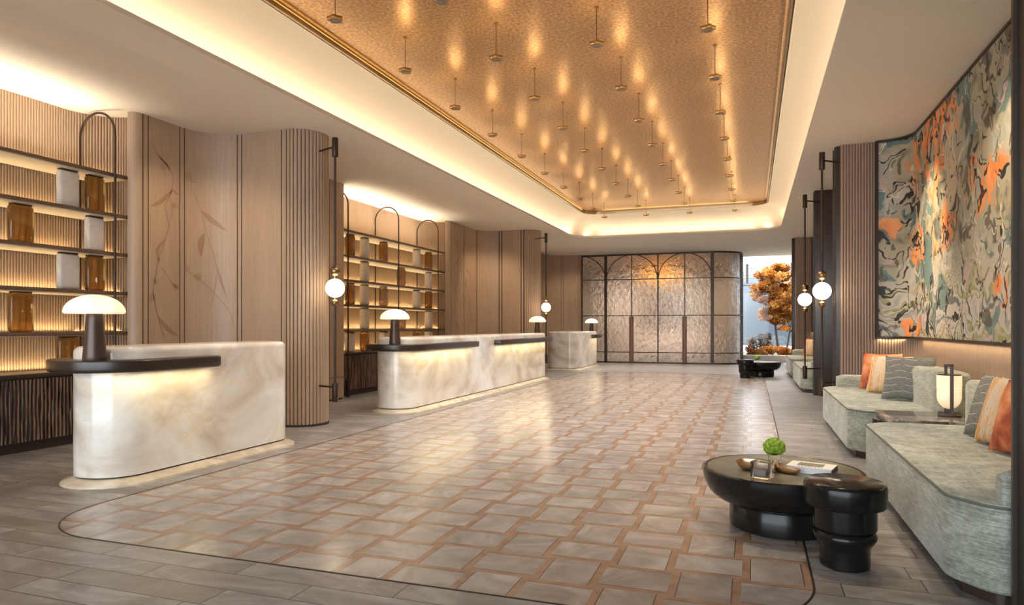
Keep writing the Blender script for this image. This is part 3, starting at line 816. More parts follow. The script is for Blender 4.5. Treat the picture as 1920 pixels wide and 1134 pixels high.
# ================================================================== CEILING PENDANTS
def pendant():
    t = thing('ceiling_pendant', 'x', 'pendant', group='flower pendants under the gold ceiling')
    zt = 3.512 - 3.20
    def petal(r, k, n=60): return [(r * (1 + k * math.cos(5 * a)) * math.cos(a), r * (1 + k * math.cos(5 * a)) * math.sin(a)) for a in [2 * PI * i / n for i in range(n)]]
    bm = BM(); slab(bm, petal(0.052, 0.15), 0.0, 0.026, 0.003, 0.003, 2); obj('flower_disc', bm, 'brass', t)
    bm = BM(); slab(bm, petal(0.045, 0.15), -0.002, 0.0005); obj('diffuser', bm, 'diff', t)
    bm = BM(); rings(bm, [[(0.03 * q * math.cos(a), 0.03 * q * math.sin(a), z) for a in [2 * PI * i / 24 for i in range(24)]] for q, z in ((1.0, -0.0015), (1.0, -0.0045), (0.9, -0.0045), (0.9, -0.0015))], False, False); obj('ring', bm, 'brass', t)
    bm = BM(); lathe(bm, [(0, 0.02), (0.0032, 0.02), (0.0032, zt), (0, zt)], 8); obj('rod', bm, 'oldbrass', t)
    bm = BM(); lathe(bm, [(0, zt - 0.018), (0.018, zt - 0.018), (0.018, zt), (0, zt)], 16); obj('canopy', bm, 'brass', t)
    bm = BM()
    lathe(bm, [(0.008, 0.0255), (0.022, 0.0255), (0.022, 0.030), (0.008, 0.030)], 16); obj('uplight', bm, 'uplight', t)
    return t
pd = None; CN = ['leftmost', 'second', 'third', 'rightmost']; ON = ['first', 'second', 'third', 'fourth', 'fifth', 'sixth', 'seventh', 'eighth', 'ninth', 'tenth']
for ci, cx in enumerate((-2.845, -2.0, -1.155, -0.312)):
    k0 = 0 if ci < 2 else 1
    for k in range(k0, 10):
        lab = 'brass flower pendant in the %s row under the gold ceiling, %s from the near end' % (CN[ci], ON[k - k0])
        loc = (cx, 4.235 + 1.0585 * k, 3.207)
        if pd is None: pd = place(pendant(), loc); pd['label'] = lab
        else: dup(pd, loc, lab)
        spot('pendant_fill', (cx, loc[1], 3.19), (cx, loc[1], 0), 50.0, 115, 0.9, (1.0, 0.94, 0.87), 0.03)  # added downward fill; the pendant discs do not glow below

# ================================================================== PAINTINGS
def painting(P, y1, y0, label):
    # canvas hangs off the reeded wall, following its curve
    C = Path([(1.225, y1 - 0.07), (1.26, y1 - 0.07)] + arc(1.26, y1 - 0.36, 0.29, 90, 0, 14) + [(1.55, y0)])
    z0, z1 = 0.872, 2.94; n = 60
    t = thing('painting', label, 'painting', (1.55, (y0 + y1) / 2, z0)); L = Vector((1.55, (y0 + y1) / 2))
    dd = [C.len * (i / n) for i in range(n + 1)]
    bm = BM(); uv = bm.loops.layers.uv.new('UVMap')
    fr = [C.at(d) - L for d in dd]; bk = [C.at(d) - C.nor(d) * 0.03 - L for d in dd]
    wall_sheet(bm, fr, bk, 0.018, z1 - z0 - 0.018)
    for f in bm.faces:
        for l in f.loops:
            p = l.vert.co.to_2d() + L
            d = min(dd, key=lambda q: min((C.at(q) - p).length, (C.at(q) - C.nor(q) * 0.03 - p).length)); l[uv].uv = (d, l.vert.co.z)
    obj('canvas', bm, 'painting', t, angle=30)
    bm = BM()
    for a, b in ((0.0, 0.02), (z1 - z0 - 0.02, z1 - z0)):
        wall_sheet(bm, [C.at(d) + C.nor(d) * 0.012 - L for d in dd], [C.at(d) - C.nor(d) * 0.04 - L for d in dd], a, b)
    for d0, d1 in ((0, 0.028), (C.len - 0.028, C.len)):
        q = [d0, (d0 + d1) / 2, d1]
        wall_sheet(bm, [C.at(d) + C.nor(d) * 0.012 - L for d in q], [C.at(d) - C.nor(d) * 0.04 - L for d in q], 0.0, z1 - z0)
    obj('frame', bm, 'bronze', t)
    area('picture_led', (1.57, (y0 + y1) / 2 - 0.1, z0 - 0.012), (0.03, y1 - y0 - 0.5), (0, 0, 0), 5.0, (1.0, 0.78, 0.45))
    area('picture_led', (1.40, y1 - 0.06, z0 - 0.012), (0.3, 0.03), (0, 0, -0.3), 0.45, (1.0, 0.78, 0.45))
    return t
painting(A1, 8.12, 3.2, 'huge curved abstract painting in grey, orange and black above the near sofas')
painting(A2, 16.32, 11.4, 'sliver of a curved abstract painting in the far alcove, behind the globe lamps')

# ================================================================== SOFAS, CUSHIONS, TABLES
def sofa(label, mirror):
    fy = (lambda y: 5.36 - (y - 5.36)) if mirror else (lambda y: y)
    oy = fy(6.76)
    t = thing('sofa', label, 'sofa', (1.1, oy, 0))
    loc = lambda pts: [(x - 1.1, fy(y) - oy) for x, y in pts]
    base = [(0.69, 5.80), (0.80, 5.67), (1.50, 5.67), (1.50, 7.90), (0.80, 7.90), (0.69, 7.74)]
    seat = ccw(rpoly(loc(base), [0.10, 0.10, 0.03, 0.10, 0.12, 0.12]))
    bm = BM(); slab(bm, inset(seat, 0.055), 0.0, 0.055); obj('plinth', bm, 'darkwood', t)
    bm = BM(); slab(bm, seat, 0.055, 0.37, top=0.018, bot=0.012); obj('seat', bm, 'sofa', t, angle=60)
    bm = BM(); tube(bm, [(x, y, 0.360) for x, y in inset(seat, 0.002)], 0.0055, 6, True); obj('piping', bm, 'piping', t)
    # back that turns into a low arm at the outer end
    Q = Path(loc([(1.375, 5.69), (1.375, 7.42)] + arc(1.075, 7.42, 0.30, 0, 0, 1) + [(1.375 - 0.43 * (1 - math.cos(a)), 7.42 + 0.43 * math.sin(a)) for a in [PI / 2 * i / 10 for i in range(1, 11)]] + [(0.83, 7.85)]))
    rs = []; n = 44
    for i in range(n + 1):
        d = Q.len * i / n; f = d / Q.len
        sm = min(max((f - 0.62) / 0.20, 0), 1); sm = sm * sm * (3 - 2 * sm)
        top = 0.665 + (0.495 - 0.665) * sm; th = 0.115 + (0.05 - 0.115) * sm
        e = 1.0
        if i == 0 or i == n: e = 0.72; top -= 0.02
        p, q = Q.at(d), Q.nor(d); zb = 0.06; r = 0.035
        cs = [(-th * e, zb), (-th * e, top - r), (-th * e + 0.010, top - r * 0.35), (-th * e + r, top), (th * e - r, top), (th * e - 0.010, top - r * 0.35), (th * e, top - r), (th * e, zb)]
        if i in (1, n - 1): pass
        rs.append([(p.x + q.x * a, p.y + q.y * a, z) for a, z in cs])
    bm = BM(); rings(bm, rs); obj('backrest', bm, 'sofa', t, angle=60)
    return t
def cushion(name, mat, label, cat='cushion', size=0.37, th=0.115, group=None):
    n = 22; bm = BM(); V = {}
    for sgn in (1, -1):
        for i in range(n + 1):
            for j in range(n + 1):
                u, v = -1 + 2 * i / n, -1 + 2 * j / n
                if sgn < 0 and (i in (0, n) or j in (0, n)): V[(sgn, i, j)] = V[(1, i, j)]; continue
                b = (max(0, (1 - u ** 2)) * max(0, (1 - v ** 2))) ** 0.42
                pin = 1 - 0.055 * (1 - abs(u) ** 2) * (abs(v) ** 3); pin2 = 1 - 0.055 * (1 - abs(v) ** 2) * (abs(u) ** 3)
                wob = 0.004 * math.sin(7 * u + 3 * v) * b
                V[(sgn, i, j)] = bm.verts.new((u * size / 2 * pin2, sgn * -(th / 2 * b + wob * sgn), (v * pin + 1) * size / 2))
    for sgn in (1, -1):
        for i in range(n):
            for j in range(n): bm.faces.new((V[(sgn, i, j)], V[(sgn, i + 1, j)], V[(sgn, i + 1, j + 1)], V[(sgn, i, j + 1)]))
    o = obj(name, bm, mat, angle=80); return tag(o, label, cat, group)
def set_cushion(o, loc, nx, ny, tilt):
    rz = math.atan2(nx, -ny)       # face (-Y side) looks towards (nx, ny)
    o.location = Vector(loc) * K; o.rotation_euler = (-tilt, 0, rz); return o
G = 'cushions on the sofas'
def cushions_A(dy, names):
    set_cushion(cushion('cushion', 'rust', names[0], group=G), (1.17, 7.52 + dy, 0.375), -0.5, -0.86, 0.30)
    set_cushion(cushion('cushion', 'orange', names[1], group=G), (1.17, 7.10 + dy, 0.375), -0.5, -0.86, 0.38)
    if names[2]: set_cushion(cushion('cushion', 'grey', names[2], group=G, size=0.39), (1.215, 6.47 + dy, 0.375), -0.42, -0.9, 0.36)
sofa('sage green sofa behind the marble side table in the near alcove, with three cushions', False)
sofa('sage green sofa closest to the camera at the right edge, in the near alcove', True)
cushions_A(0, ['rust watercolour cushion at the far end of the sofa behind the marble table', 'orange and cream woven cushion between the rust and grey ones behind the marble table', 'grey cushion with wavy white stitching leaning behind the lantern lamp'])
set_cushion(cushion('cushion', 'grey', 'grey wavy-stitched cushion on the closest sofa, farthest of its three cushions', group=G), (1.22, 4.42, 0.375), -0.93, -0.37, 0.34)
set_cushion(cushion('cushion', 'orange', 'orange and cream woven cushion on the closest sofa at the right edge', group=G), (1.20, 4.15, 0.375), -0.93, -0.37, 0.32)
set_cushion(cushion('cushion', 'rust', 'rust watercolour cushion on the closest sofa, cut by the dark post', group=G), (1.19, 3.87, 0.375), -0.93, -0.37, 0.30)
PT = 8.22
s3 = sofa('sage green sofa in the far alcove beside the window, seen farthest away', False); s3.location.y += PT * K
s4 = sofa('sage green sofa in the far alcove, nearer one, partly hidden by the dark portal', True); s4.location.y += PT * K
cushions_A(PT, ['rust cushion on the farthest sofa, beside the far globe lamp rod', 'cream and orange cushion on the farthest sofa, cut by the dark portal', None])

def marble_table(label, dy):
    t = thing('side_table', label, 'side table', (1.18, 5.36 + dy, 0))
    bm = BM(); slab(bm, rrect(-0.33, 0.30, -0.285, 0.285, 0.02), 0.352, 0.382, 0.003, 0.003, 2); obj('marble_top', bm, 'marble', t)
    bm = BM(); P = Path(arc(-0.10, 0.0, 0.27, 90, 270, 24) + [(0.25, -0.27)])
    fr = []
    nn = 22
    for i in range(nn):
        for f, h in ((0, 0), (0.3, 0.8), (0.5, 1), (0.7, 0.8)):
            d = P.len * (i + f) / nn; fr.append(P.at(d) + P.nor(d) * -0.0 + Vector((P.tan(d).y, -P.tan(d).x)) * (0.012 * h))
    pl = [(p.x, p.y) for p in fr] + [(0.25, -0.27), (0.25, 0.27)]
    rings(bm, [[(x, y, z) for x, y in pl] for z in (0.0, 0.352)]); obj('fluted_base', bm, 'black', t); return t
marble_table('dark side table with veined marble top between the two near sofas', 0)
marble_table('dark side table glimpsed between the two sofas of the far alcove', PT)

lt = thing('lantern_lamp', 'glowing glass lantern with bronze handle on the marble side table', 'table lamp', (1.285, 5.45, 0.382), rz=-0.23)
bm = BM(); box(bm, -0.068, 0.068, -0.096, 0.096, 0, 0.016, 0.003); obj('base', bm, 'bronze', lt)
bm = BM(); box(bm, 0.004, 0.026, -0.094, -0.078, 0.012, 0.355); box(bm, -0.030, -0.010, 0.078, 0.094, 0.012, 0.355); box(bm, -0.030, 0.026, -0.094, 0.094, 0.343, 0.356, 0.002); box(bm, -0.012, 0.012, -0.012, 0.012, 0.014, 0.05); box(bm, -0.01, 0.026, -0.094, -0.04, 0.004, 0.017); obj('handle', bm, 'bronze', lt)
bm = BM(); lathe(bm, [(0.074 * math.sin(PI / 2 * i / 10), 0.045 + 0.085 * (1 - math.cos(PI / 2 * i / 10))) for i in range(11)] + [(0.074, 0.192), (0.0, 0.192)], 32); obj('clear_bowl', bm, 'lantern', lt)
bm = BM(); lathe(bm, [(0.0, 0.1935), (0.0755, 0.1935), (0.0755, 0.278), (0.0, 0.278)], 32); obj('frosted_band', bm, 'lantern', lt)
bm = BM(); lathe(bm, [(0.0, 0.2785), (0.072, 0.2785), (0.072, 0.286), (0.0, 0.286)], 32); obj('lid', bm, 'bronze', lt)

def coffee_table(label, loc):
    t = thing('coffee_table', label, 'coffee table', loc)
    bm = BM()
    pr = [(0.0, 0.0), (0.235, 0.0), (0.247, 0.008), (0.249, 0.03), (0.249, 0.118), (0.244, 0.124), (0.252, 0.128)]
    pr += [(0.262 + 0.118 * math.sin(a), 0.130 + 0.145 * (1 - math.cos(a))) for a in [PI / 2 * i / 12 for i in range(13)]]
    pr += [(0.380, 0.284), (0.374, 0.29), (0.362, 0.29), (0.358, 0.286), (0.0, 0.286)]
    lathe(bm, pr, 64); obj('bowl_body', bm, 'black', t, angle=40)
    bm = BM(); lathe(bm, [(0.0, 0.2862), (0.3575, 0.2862), (0.3575, 0.2895), (0.0, 0.2895)], 64); obj('stone_top', bm, 'greenstone', t); return t
def drum_table(label, loc):
    t = thing('drum_table', label, 'side table', loc); bm = BM()
    pr = [(0.0, 0.0), (0.088, 0.0), (0.096, 0.006), (0.097, 0.02), (0.097, 0.075), (0.101, 0.092), (0.113, 0.108), (0.121, 0.122), (0.122, 0.134), (0.117, 0.147), (0.108, 0.153), (0.113, 0.157), (0.121, 0.162), (0.122, 0.17), (0.122, 0.25)]
    pr += [(0.143, 0.252), (0.154, 0.257), (0.160, 0.270), (0.160, 0.335), (0.156, 0.348), (0.146, 0.355), (0.0, 0.355)]
    lathe(bm, pr, 64); obj('body', bm, 'black', t, angle=40); return t
CT = (0.14, 3.665, 0)
coffee_table('round black lacquer coffee table with stone top in the foreground at right', CT)
drum_table('turned black lacquer drum table overlapping the foreground coffee table', (0.365, 3.15, 0))
CT2 = (0.165, 14.45, 0)
coffee_table('round black coffee table in the distance, before the window', CT2)
drum_table('turned black drum table in the distance, left of the far coffee table', (-0.125, 13.87, 0))

def mk_moss():
    m = M('green_moss'); f = m.noise(m.mapped((1, 1, 1)), 60.0, 4, 0.6)
    m.set(color=m.ramp(f, [(0.3, (0.07, 0.15, 0.008)), (0.6, (0.26, 0.40, 0.03)), (0.8, (0.45, 0.58, 0.08))]), rough=0.9); m.bump(f, 0.8, 0.01); return m.mat
MAT['moss'] = mk_moss()
def moss_pot(label, loc):
    t = thing('potted_plant', label, 'plant', loc); rnd = random.Random(3)
    bm = BM(); lathe(bm, [(0.0, 0.0), (0.026, 0.0), (0.031, 0.006), (0.033, 0.05), (0.031, 0.05), (0.029, 0.01), (0.0, 0.008)], 24); obj('glass_pot', bm, 'clear', t)
    bm = BM(); sphere(bm, 0.04, (0, 0, 0.078), 16, 10)
    for i in range(34):
        a = i * 2.39996; z = 1 - 1.5 * i / 33; q = math.sqrt(max(0, 1 - z * z)); r = rnd.uniform(0.013, 0.018)
        sphere(bm, r, (0.042 * q * math.cos(a), 0.042 * q * math.sin(a), 0.080 + 0.036 * z), 10, 7)
    obj('foliage', bm, 'moss', t, angle=80); return t
moss_pot('bright green moss ball plant on the foreground coffee table', (0.11, 3.80, 0.29))
moss_pot('tiny green plant on the far coffee table, before the window', (0.10, 14.35, 0.29))

bm = BM(); box(bm, -0.042, 0.042, -0.042, 0.042, 0, 0.08, 0.004, 2)
cu = tag(obj('crystal_cube', bm, 'clear'), 'clear crystal cube on the coffee table in front of the brass bowl', 'ornament'); place(cu, (0.045, 3.40, 0.2903)); cu.rotation_euler.z = -0.35
def boat(L, W, H, wall=0.006):
    bm = BM(); rs = []; n = 36
    def ell(k, z): return [(L * k * math.copysign(abs(math.cos(a)) ** 0.75, math.cos(a)), W * k * math.copysign(abs(math.sin(a)) ** 0.75, math.sin(a)), z) for a in [2 * PI * i / n for i in range(n)]]
    for k, z in ((0.55, 0.0), (0.75, 0.004), (0.9, H * 0.4), (0.98, H * 0.8), (1.0, H), (0.96, H), (0.93, H * 0.8), (0.82, H * 0.4), (0.5, 0.010)): rs.append(ell(k, z))
    rings(bm, rs); return bm
b = tag(obj('brass_bowl', boat(0.100, 0.044, 0.046), 'copperbowl', angle=60), 'oval polished brass bowl behind the crystal cube on the coffee table', 'bowl'); place(b, (0.022, 3.56, 0.2903)); b.rotation_euler.z = -0.25
b = tag(obj('brass_tray', boat(0.07, 0.024, 0.026), 'copperbowl', angle=60), 'slim polished brass tray beside the book on the coffee table', 'tray'); place(b, (0.155, 3.55, 0.2903)); b.rotation_euler.z = -0.5
bk_ = thing('book', 'white hardcover book with a dark cover photograph on the coffee table', 'book', (0.275, 3.63, 0.2903), rz=-0.28)
bm = BM(); box(bm, -0.10, 0.10, -0.068, 0.068, 0.003, 0.027); obj('pages', bm, 'white', bk_)
bm = BM(); box(bm, -0.103, 0.103, -0.071, 0.071, 0.0275, 0.031); box(bm, -0.103, 0.103, -0.071, 0.071, 0.0, 0.003); obj('cover', bm, 'white', bk_)
bm = BM(); box(bm, 0.1005, 0.104, -0.071, 0.071, 0.003, 0.0275); obj('spine', bm, 'spine', bk_)
m = M('cover_photo'); f = m.noise(m.mapped((1, 1, 1)), 26.0, 4, 0.6); m.set(color=m.ramp(f, [(0.35, (0.02, 0.015, 0.01)), (0.55, (0.09, 0.065, 0.045)), (0.7, (0.35, 0.28, 0.2))]), rough=0.3)
bm = BM(); box(bm, -0.062, 0.055, -0.036, 0.046, 0.0312, 0.0316); obj('cover_photograph', bm, m.mat, bk_)
bm = BM()
for i in range(7): box(bm, -0.052 + i * 0.015, -0.043 + i * 0.015, -0.057, -0.048, 0.0312, 0.0315)
obj('title', bm, 'spine', bk_)

# ================================================================== GLASS PARTITION
GY = 18.5
gp = thing('glass_partition', 'arched bronze-framed partition of rippled glass with two tall door pulls', 'partition', (-2.4, GY, 0))
L0 = Vector((-2.4, GY))
GP = Path([(-4.44, GY), (-0.983, GY)] + arc(-0.983, GY + 0.72, 0.72, -90, 0, 18) + [(-0.263, 20.1)])
def gpt(d, o=0.0): return GP.at(d) + GP.nor(d) * o - L0
dd = sorted(set([0, GP.len] + [d for d in GP.L]))
bm = BM(); wall_sheet(bm, [gpt(d, 0.006) for d in dd], [gpt(d, -0.006) for d in dd], 0.02, CE - 0.03, [1] * len(dd)); obj('glass_pane', bm, ['flatglass', 'texglass'], gp, angle=30)
bm = BM()
def bar(x, w, z0, z1, d=0.02): box(bm, x - w / 2 - L0.x, x + w / 2 - L0.x, -d, d, z0, z1)
bar(-4.44, 0.03, 0, CE); bar(-3.78, 0.075, 0.0, CE, 0.028); bar(-2.37, 0.035, 0, CE); bar(-0.975, 0.085, 0, CE, 0.028)
for x in (-3.07, -1.673): bar(x, 0.022, 0, CE)
fine = [GP.len * i / 60 for i in range(61)]; fine = sorted(set(fine + list(GP.L)))
for z0, z1, o in ((0.0, 0.035, 0.028), (CE - 0.045, CE, 0.03), (2.25, 2.272, 0.014), (1.27, 1.292, 0.014), (0.28, 0.302, 0.014)):
    wall_sheet(bm, [gpt(d, o) for d in fine], [gpt(d, -o) for d in fine], z0, z1)
for cx, a0, a1 in ((-4.48, 0, 88), (-3.07, 0, 180), (-1.673, 0, 180)):
    tube(bm, [(cx + 0.685 * math.cos(math.radians(a)) - L0.x, -0.0, 2.262 + 0.665 * math.sin(math.radians(a))) for a in [a0 + (a1 - a0) * i / 24 for i in range(25)]], 0.013, 6)
e = GP.at(GP.len) - L0
box(bm, e.x - 0.03, e.x + 0.03, e.y - 0.03, e.y + 0.03, 0, CE)
p = GP.at(GP.find(1389.5) or GP.len * 0.75) - L0
box(bm, p.x - 0.035, p.x + 0.02, p.y - 0.03, p.y + 0.03, 0, CE)
obj('frame', bm, 'bronze', gp, flat=True)
for x in (-3.07, -1.673):
    bm = BM(); slab(bm, [(x - L0.x + 0.060 * math.cos(a), -0.06 + 0.035 * math.sin(a)) for a in [2 * PI * i / 20 for i in range(20)]], 0.03, 1.26, 0.02, 0.004); box(bm, x - L0.x - 0.012, x - L0.x + 0.012, -0.04, 0.0, 0.2, 0.22); box(bm, x - L0.x - 0.012, x - L0.x + 0.012, -0.04, 0.0, 1.1, 1.12)
    h = obj('door_pull', bm, MAT['pull'], gp)

# room behind the partition
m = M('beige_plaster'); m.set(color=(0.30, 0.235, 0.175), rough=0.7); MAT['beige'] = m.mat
m = M('pale_door'); m.set(color=(0.72, 0.60, 0.52), rough=0.5); MAT['pale'] = m.mat
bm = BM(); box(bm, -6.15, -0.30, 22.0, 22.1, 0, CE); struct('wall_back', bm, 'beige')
bm = BM(); box(bm, x_at(1145, 21.95), x_at(1202, 21.95), 21.93, 21.998, 0, 2.42, 0.01); struct('door_1', bm, 'pale')
bm = BM(); box(bm, x_at(1250, 21.95), x_at(1295, 21.95), 21.93, 21.998, 0, 2.42, 0.01); struct('curtain_panel', bm, 'white')  # white curtain panel behind the glass
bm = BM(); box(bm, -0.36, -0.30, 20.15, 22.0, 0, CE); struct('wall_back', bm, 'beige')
bn = thing('bench', 'pale low bench blurred behind the rippled glass partition', 'bench', (-2.3, 21.3, 0))
bm = BM(); box(bm, -1.1, 1.1, -0.3, 0.25, 0.10, 0.40, 0.03); obj('seat', bm, 'pale', bn)
bm = BM(); box(bm, -1.1, 1.1, 0.25, 0.4, 0.10, 0.75, 0.03); obj('backrest', bm, 'pale', bn)
bm = BM(); box(bm, -1.0, 1.0, -0.25, 0.35, 0.0, 0.10); obj('base', bm, 'darkwood', bn)
m = M('orange_blur_glow'); m.set(color=(0.75, 0.32, 0.06), rough=0.5, ecol=(1.0, 0.42, 0.08), estr=0.5); MAT['orangeblur'] = m.mat
hp = thing('orange_blur', 'added amber lamp shape for the orange blur behind the upper glass of the partition', 'pendant', (x_at(1238, 20.6), 20.6, 2.30))  # lamp shape made up for an orange blur in the glass
bm = BM(); lathe(bm, [(0.0, 0.0), (0.30, 0.02), (0.50, 0.10), (0.46, 0.20), (0.25, 0.28), (0.0, 0.30)], 32, sx=1.2); obj('shade', bm, 'orangeblur', hp)
bm = BM(); lathe(bm, [(0.0, 0.30), (0.012, 0.30), (0.012, 0.648), (0.0, 0.648)], 10); obj('cord', bm, 'bronze', hp)
for x in (-4.6, -3.2, -1.8, -0.9): spot('back_room_spot', (x, 20.0, CE - 0.01), (x, 21.2, 0.6), 190, 130, 0.9, (1.0, 0.92, 0.82))

# ================================================================== WINDOW AND GARDEN
bm = BM(); box(bm, -0.30, 2.0, 20.10, 20.30, 0, 0.19); struct('wall_back', bm, 'plaster')
bm = BM(); box(bm, -0.24, 2.0, 20.18, 20.19, 0.19, CE); struct('window_1', bm, 'pane')

def leaf_mat(name, c1, c2, c3):
    m = M(name); nt = m.nt
    oi = m.noise(m.mapped((1, 1, 1)), 2.2, 3, 0.6)
    rgb = m.ramp(oi, [(0.36, c1), (0.5, c2), (0.66, c3)])
    d = nt.nodes.new('ShaderNodeBsdfDiffuse'); t = nt.nodes.new('ShaderNodeBsdfTranslucent'); mx = nt.nodes.new('ShaderNodeMixShader'); mx.inputs[0].default_value = 0.55
    nt.links.new(rgb, d.inputs[0]); nt.links.new(rgb, t.inputs[0]); nt.links.new(d.outputs[0], mx.inputs[1]); nt.links.new(t.outputs[0], mx.inputs[2])
    nt.links.new(mx.outputs[0], nt.nodes['Material Output'].inputs[0]); return m.mat
MAT['leaf'] = leaf_mat('autumn_leaves', (0.12, 0.028, 0.006), (0.32, 0.105, 0.018), (0.66, 0.40, 0.13))
MAT['leaf2'] = leaf_mat('rust_shrub_leaves', (0.22, 0.065, 0.015), (0.38, 0.15, 0.04), (0.58, 0.33, 0.12))
MAT['leaf3'] = leaf_mat('dark_shrub_leaves', (0.05, 0.026, 0.018), (0.10, 0.055, 0.035), (0.34, 0.26, 0.14))
MAT['bark'] = plain('dark_bark', (0.06, 0.045, 0.035), 0.9)
def leaves(bm, rnd, c, rad, n, s):
    for _ in range(n):
        while True:
            q = Vector((rnd.uniform(-1, 1), rnd.uniform(-1, 1), rnd.uniform(-1, 1)))
            if q.length < 1: break
        p = Vector(c) + Vector((q.x * rad[0], q.y * rad[1], q.z * rad[2]))
        a = Vector((rnd.gauss(0, 1), rnd.gauss(0, 1), rnd.gauss(0, 0.6))).normalized(); b = a.cross(Vector((rnd.gauss(0, 1), rnd.gauss(0, 1), rnd.gauss(0, 1)))).normalized()
        l = s * rnd.uniform(0.7, 1.3)
        bm.faces.new([bm.verts.new(p + v) for v in (a * l, b * l * 0.4, a * -l, b * l * -0.4)])
def tree(label, loc, crowns, limbs, n, s, mat='leaf'):
    t = thing('tree', label, 'tree', loc); rnd = random.Random(len(label))
    bm = BM()
    for pts, r in limbs:
        pts = [Vector(p) for p in pts]; rs = []
        for i, p in enumerate(pts):
            rr = r * (1 - 0.6 * i / (len(pts) - 1)); rs.append([(p.x + rr * math.cos(2 * PI * k / 8), p.y + rr * math.sin(2 * PI * k / 8), p.z) for k in range(8)])
        rings(bm, rs)
    obj('trunk', bm, 'bark', t)
    bm = BM(); tot = sum(c[1][0] * c[1][1] * c[1][2] for c in crowns)
    for c, rad in crowns: leaves(bm, rnd, c, rad, int(n * (rad[0] * rad[1] * rad[2]) / tot) + 30, s)
    obj('foliage', bm, mat, t, flat=True); return t
bm = BM(); box(bm, -8.0, 12.0, 26.0, 38.0, -0.1, -0.02); struct('terrace_paving', bm, plain('pale_paving', (0.10, 0.11, 0.12), 0.9))
bm = BM(); box(bm, -0.25, 6.0, 20.33, 22.2, 0.0, 0.10); struct('bounce_strip', bm, plain('pale_bounce', (0.50, 0.48, 0.45), 0.9))  # unseen pale strip, added to bounce sun up to the ceiling
bm = BM(); box(bm, -3.0, 6.0, 22.2, 26.0, -0.1, 0.10); struct('terrace_ground', bm, plain('planting_soil', (0.05, 0.06, 0.02), 0.9))
TX = x_at(1453, 23.3)
rc = random.Random(11); cr = []
for i in range(64):
    a = rc.uniform(0, 2 * PI); q = math.sqrt(rc.uniform(0.05, 1)); z = rc.uniform(-1, 1); k = math.sqrt(max(0.05, 1 - z * z))
    cr.append(((q * k * 0.80 * math.cos(a) + 0.10, q * k * 0.80 * math.sin(a), 1.93 + z * 0.88), (rc.uniform(0.16, 0.30), rc.uniform(0.16, 0.30), rc.uniform(0.10, 0.18))))
tree('round orange autumn tree outside the window, with a slim dark trunk', (TX, 23.3, 0.10), cr,
     [([(0.12, 0, 0), (0.06, 0, 0.5), (0.0, 0, 1.0), (0.05, 0, 1.9)], 0.05), ([(0.01, 0, 0.9), (-0.16, 0, 1.15), (-0.3, 0.1, 1.6)], 0.025), ([(0.03, 0, 0.75), (0.28, 0, 0.95), (0.45, 0.1, 1.6)], 0.022)], 15000, 0.046)
TX2 = x_at(1483, 24.6)
tree('orange autumn tree at the right edge of the window, behind the round one', (TX2, 24.6, 0.10), [((0.1 + 0.3 * math.cos(i * 2.4), 0.3 * math.sin(i * 2.4), 1.5 + 0.1 * i), (0.3, 0.3, 0.16)) for i in range(9)] + [((-0.15, 0, 0.82), (0.28, 0.2, 0.10))],
     [([(-0.15, 0, 0), (-0.02, 0, 0.8), (0.08, 0, 1.7)], 0.04), ([(0.02, 0, 0.7), (-0.16, 0, 1.2), (-0.1, 0, 1.8)], 0.025)], 3200, 0.055)
def shrub(label, px, y, z0, rx, rz_, n, mat):
    t = thing('shrub', label, 'shrub', (x_at(px, y), y, z0)); rnd = random.Random(int(px)); bm = BM()
    for i in range(14): leaves(bm, rnd, (rnd.uniform(-0.8, 0.8) * rx, rnd.uniform(-0.6, 0.6) * rx, rz_ * rnd.uniform(0.35, 1.45)), (rx * 0.38, rx * 0.38, rz_ * 0.35), n // 14, 0.036)
    obj('foliage', bm, mat, t, flat=True)
    bm = BM(); rnd2 = random.Random(5)
    for i in range(5):
        a = i * 1.3; tube(bm, [(0, 0, 0), (0.3 * rx * math.cos(a), 0.3 * rx * math.sin(a), rz_ * 0.7), (0.5 * rx * math.cos(a), 0.5 * rx * math.sin(a), rz_ * 1.4)], 0.008, 5)
    obj('stems', bm, 'bark', t); return t
shrub('low rust-orange shrub outside the window, leftmost of the three along the sill', 1418, 21.3, 0.10, 0.30, 0.17, 1500, 'leaf2')
shrub('low rust-orange shrub outside the window, under the round tree', 1447, 21.5, 0.10, 0.32, 0.20, 1700, 'leaf2')
shrub('low rust-orange shrub outside the window at the right end of the sill', 1478, 21.3, 0.10, 0.28, 0.17, 1400, 'leaf2')
shrub('taller dark purple-brown shrub outside the window, behind the orange shrubs', 1424, 22.6, 0.10, 0.34, 0.40, 1500, 'leaf3')

# distance: bay, hills, town
def water():
    m = M('bay_water'); f = m.noise(m.mapped((0.02, 0.02, 0.02)), 2.0, 4, 0.6)
    m.set(color=m.ramp(f, [(0.35, (0.007, 0.013, 0.019)), (0.65, (0.022, 0.034, 0.046))]), rough=0.6, spec=0.1); return m.mat
ZW = -46.0
bm = BM(); box(bm, -900, 1500, 120, 2600, ZW - 1, ZW); struct('water_surface', bm, water(), flat=True)
def hills():
    bm = BM(); rnd = random.Random(4); R0, n = 2300, 140; rows = []
    for j, (dy, f) in enumerate(((0, 0.0), (60, 0.5), (200, 1.0), (420, 0.7))):
        r = []
        for i in range(n):
            x = -900 + 2400 * i / (n - 1)
            h = 95 + 45 * math.sin(x * 0.006 + 1.0) + 22 * math.sin(x * 0.021) + 9 * math.sin(x * 0.06)
            r.append(bm.verts.new((x, 1750 + dy, ZW - 2 + (h * f if j else 0))))
        rows.append(r)
    for a, b in zip(rows, rows[1:]):
        for i in range(n - 1): bm.faces.new((a[i], a[i + 1], b[i + 1], b[i]))
    return bm
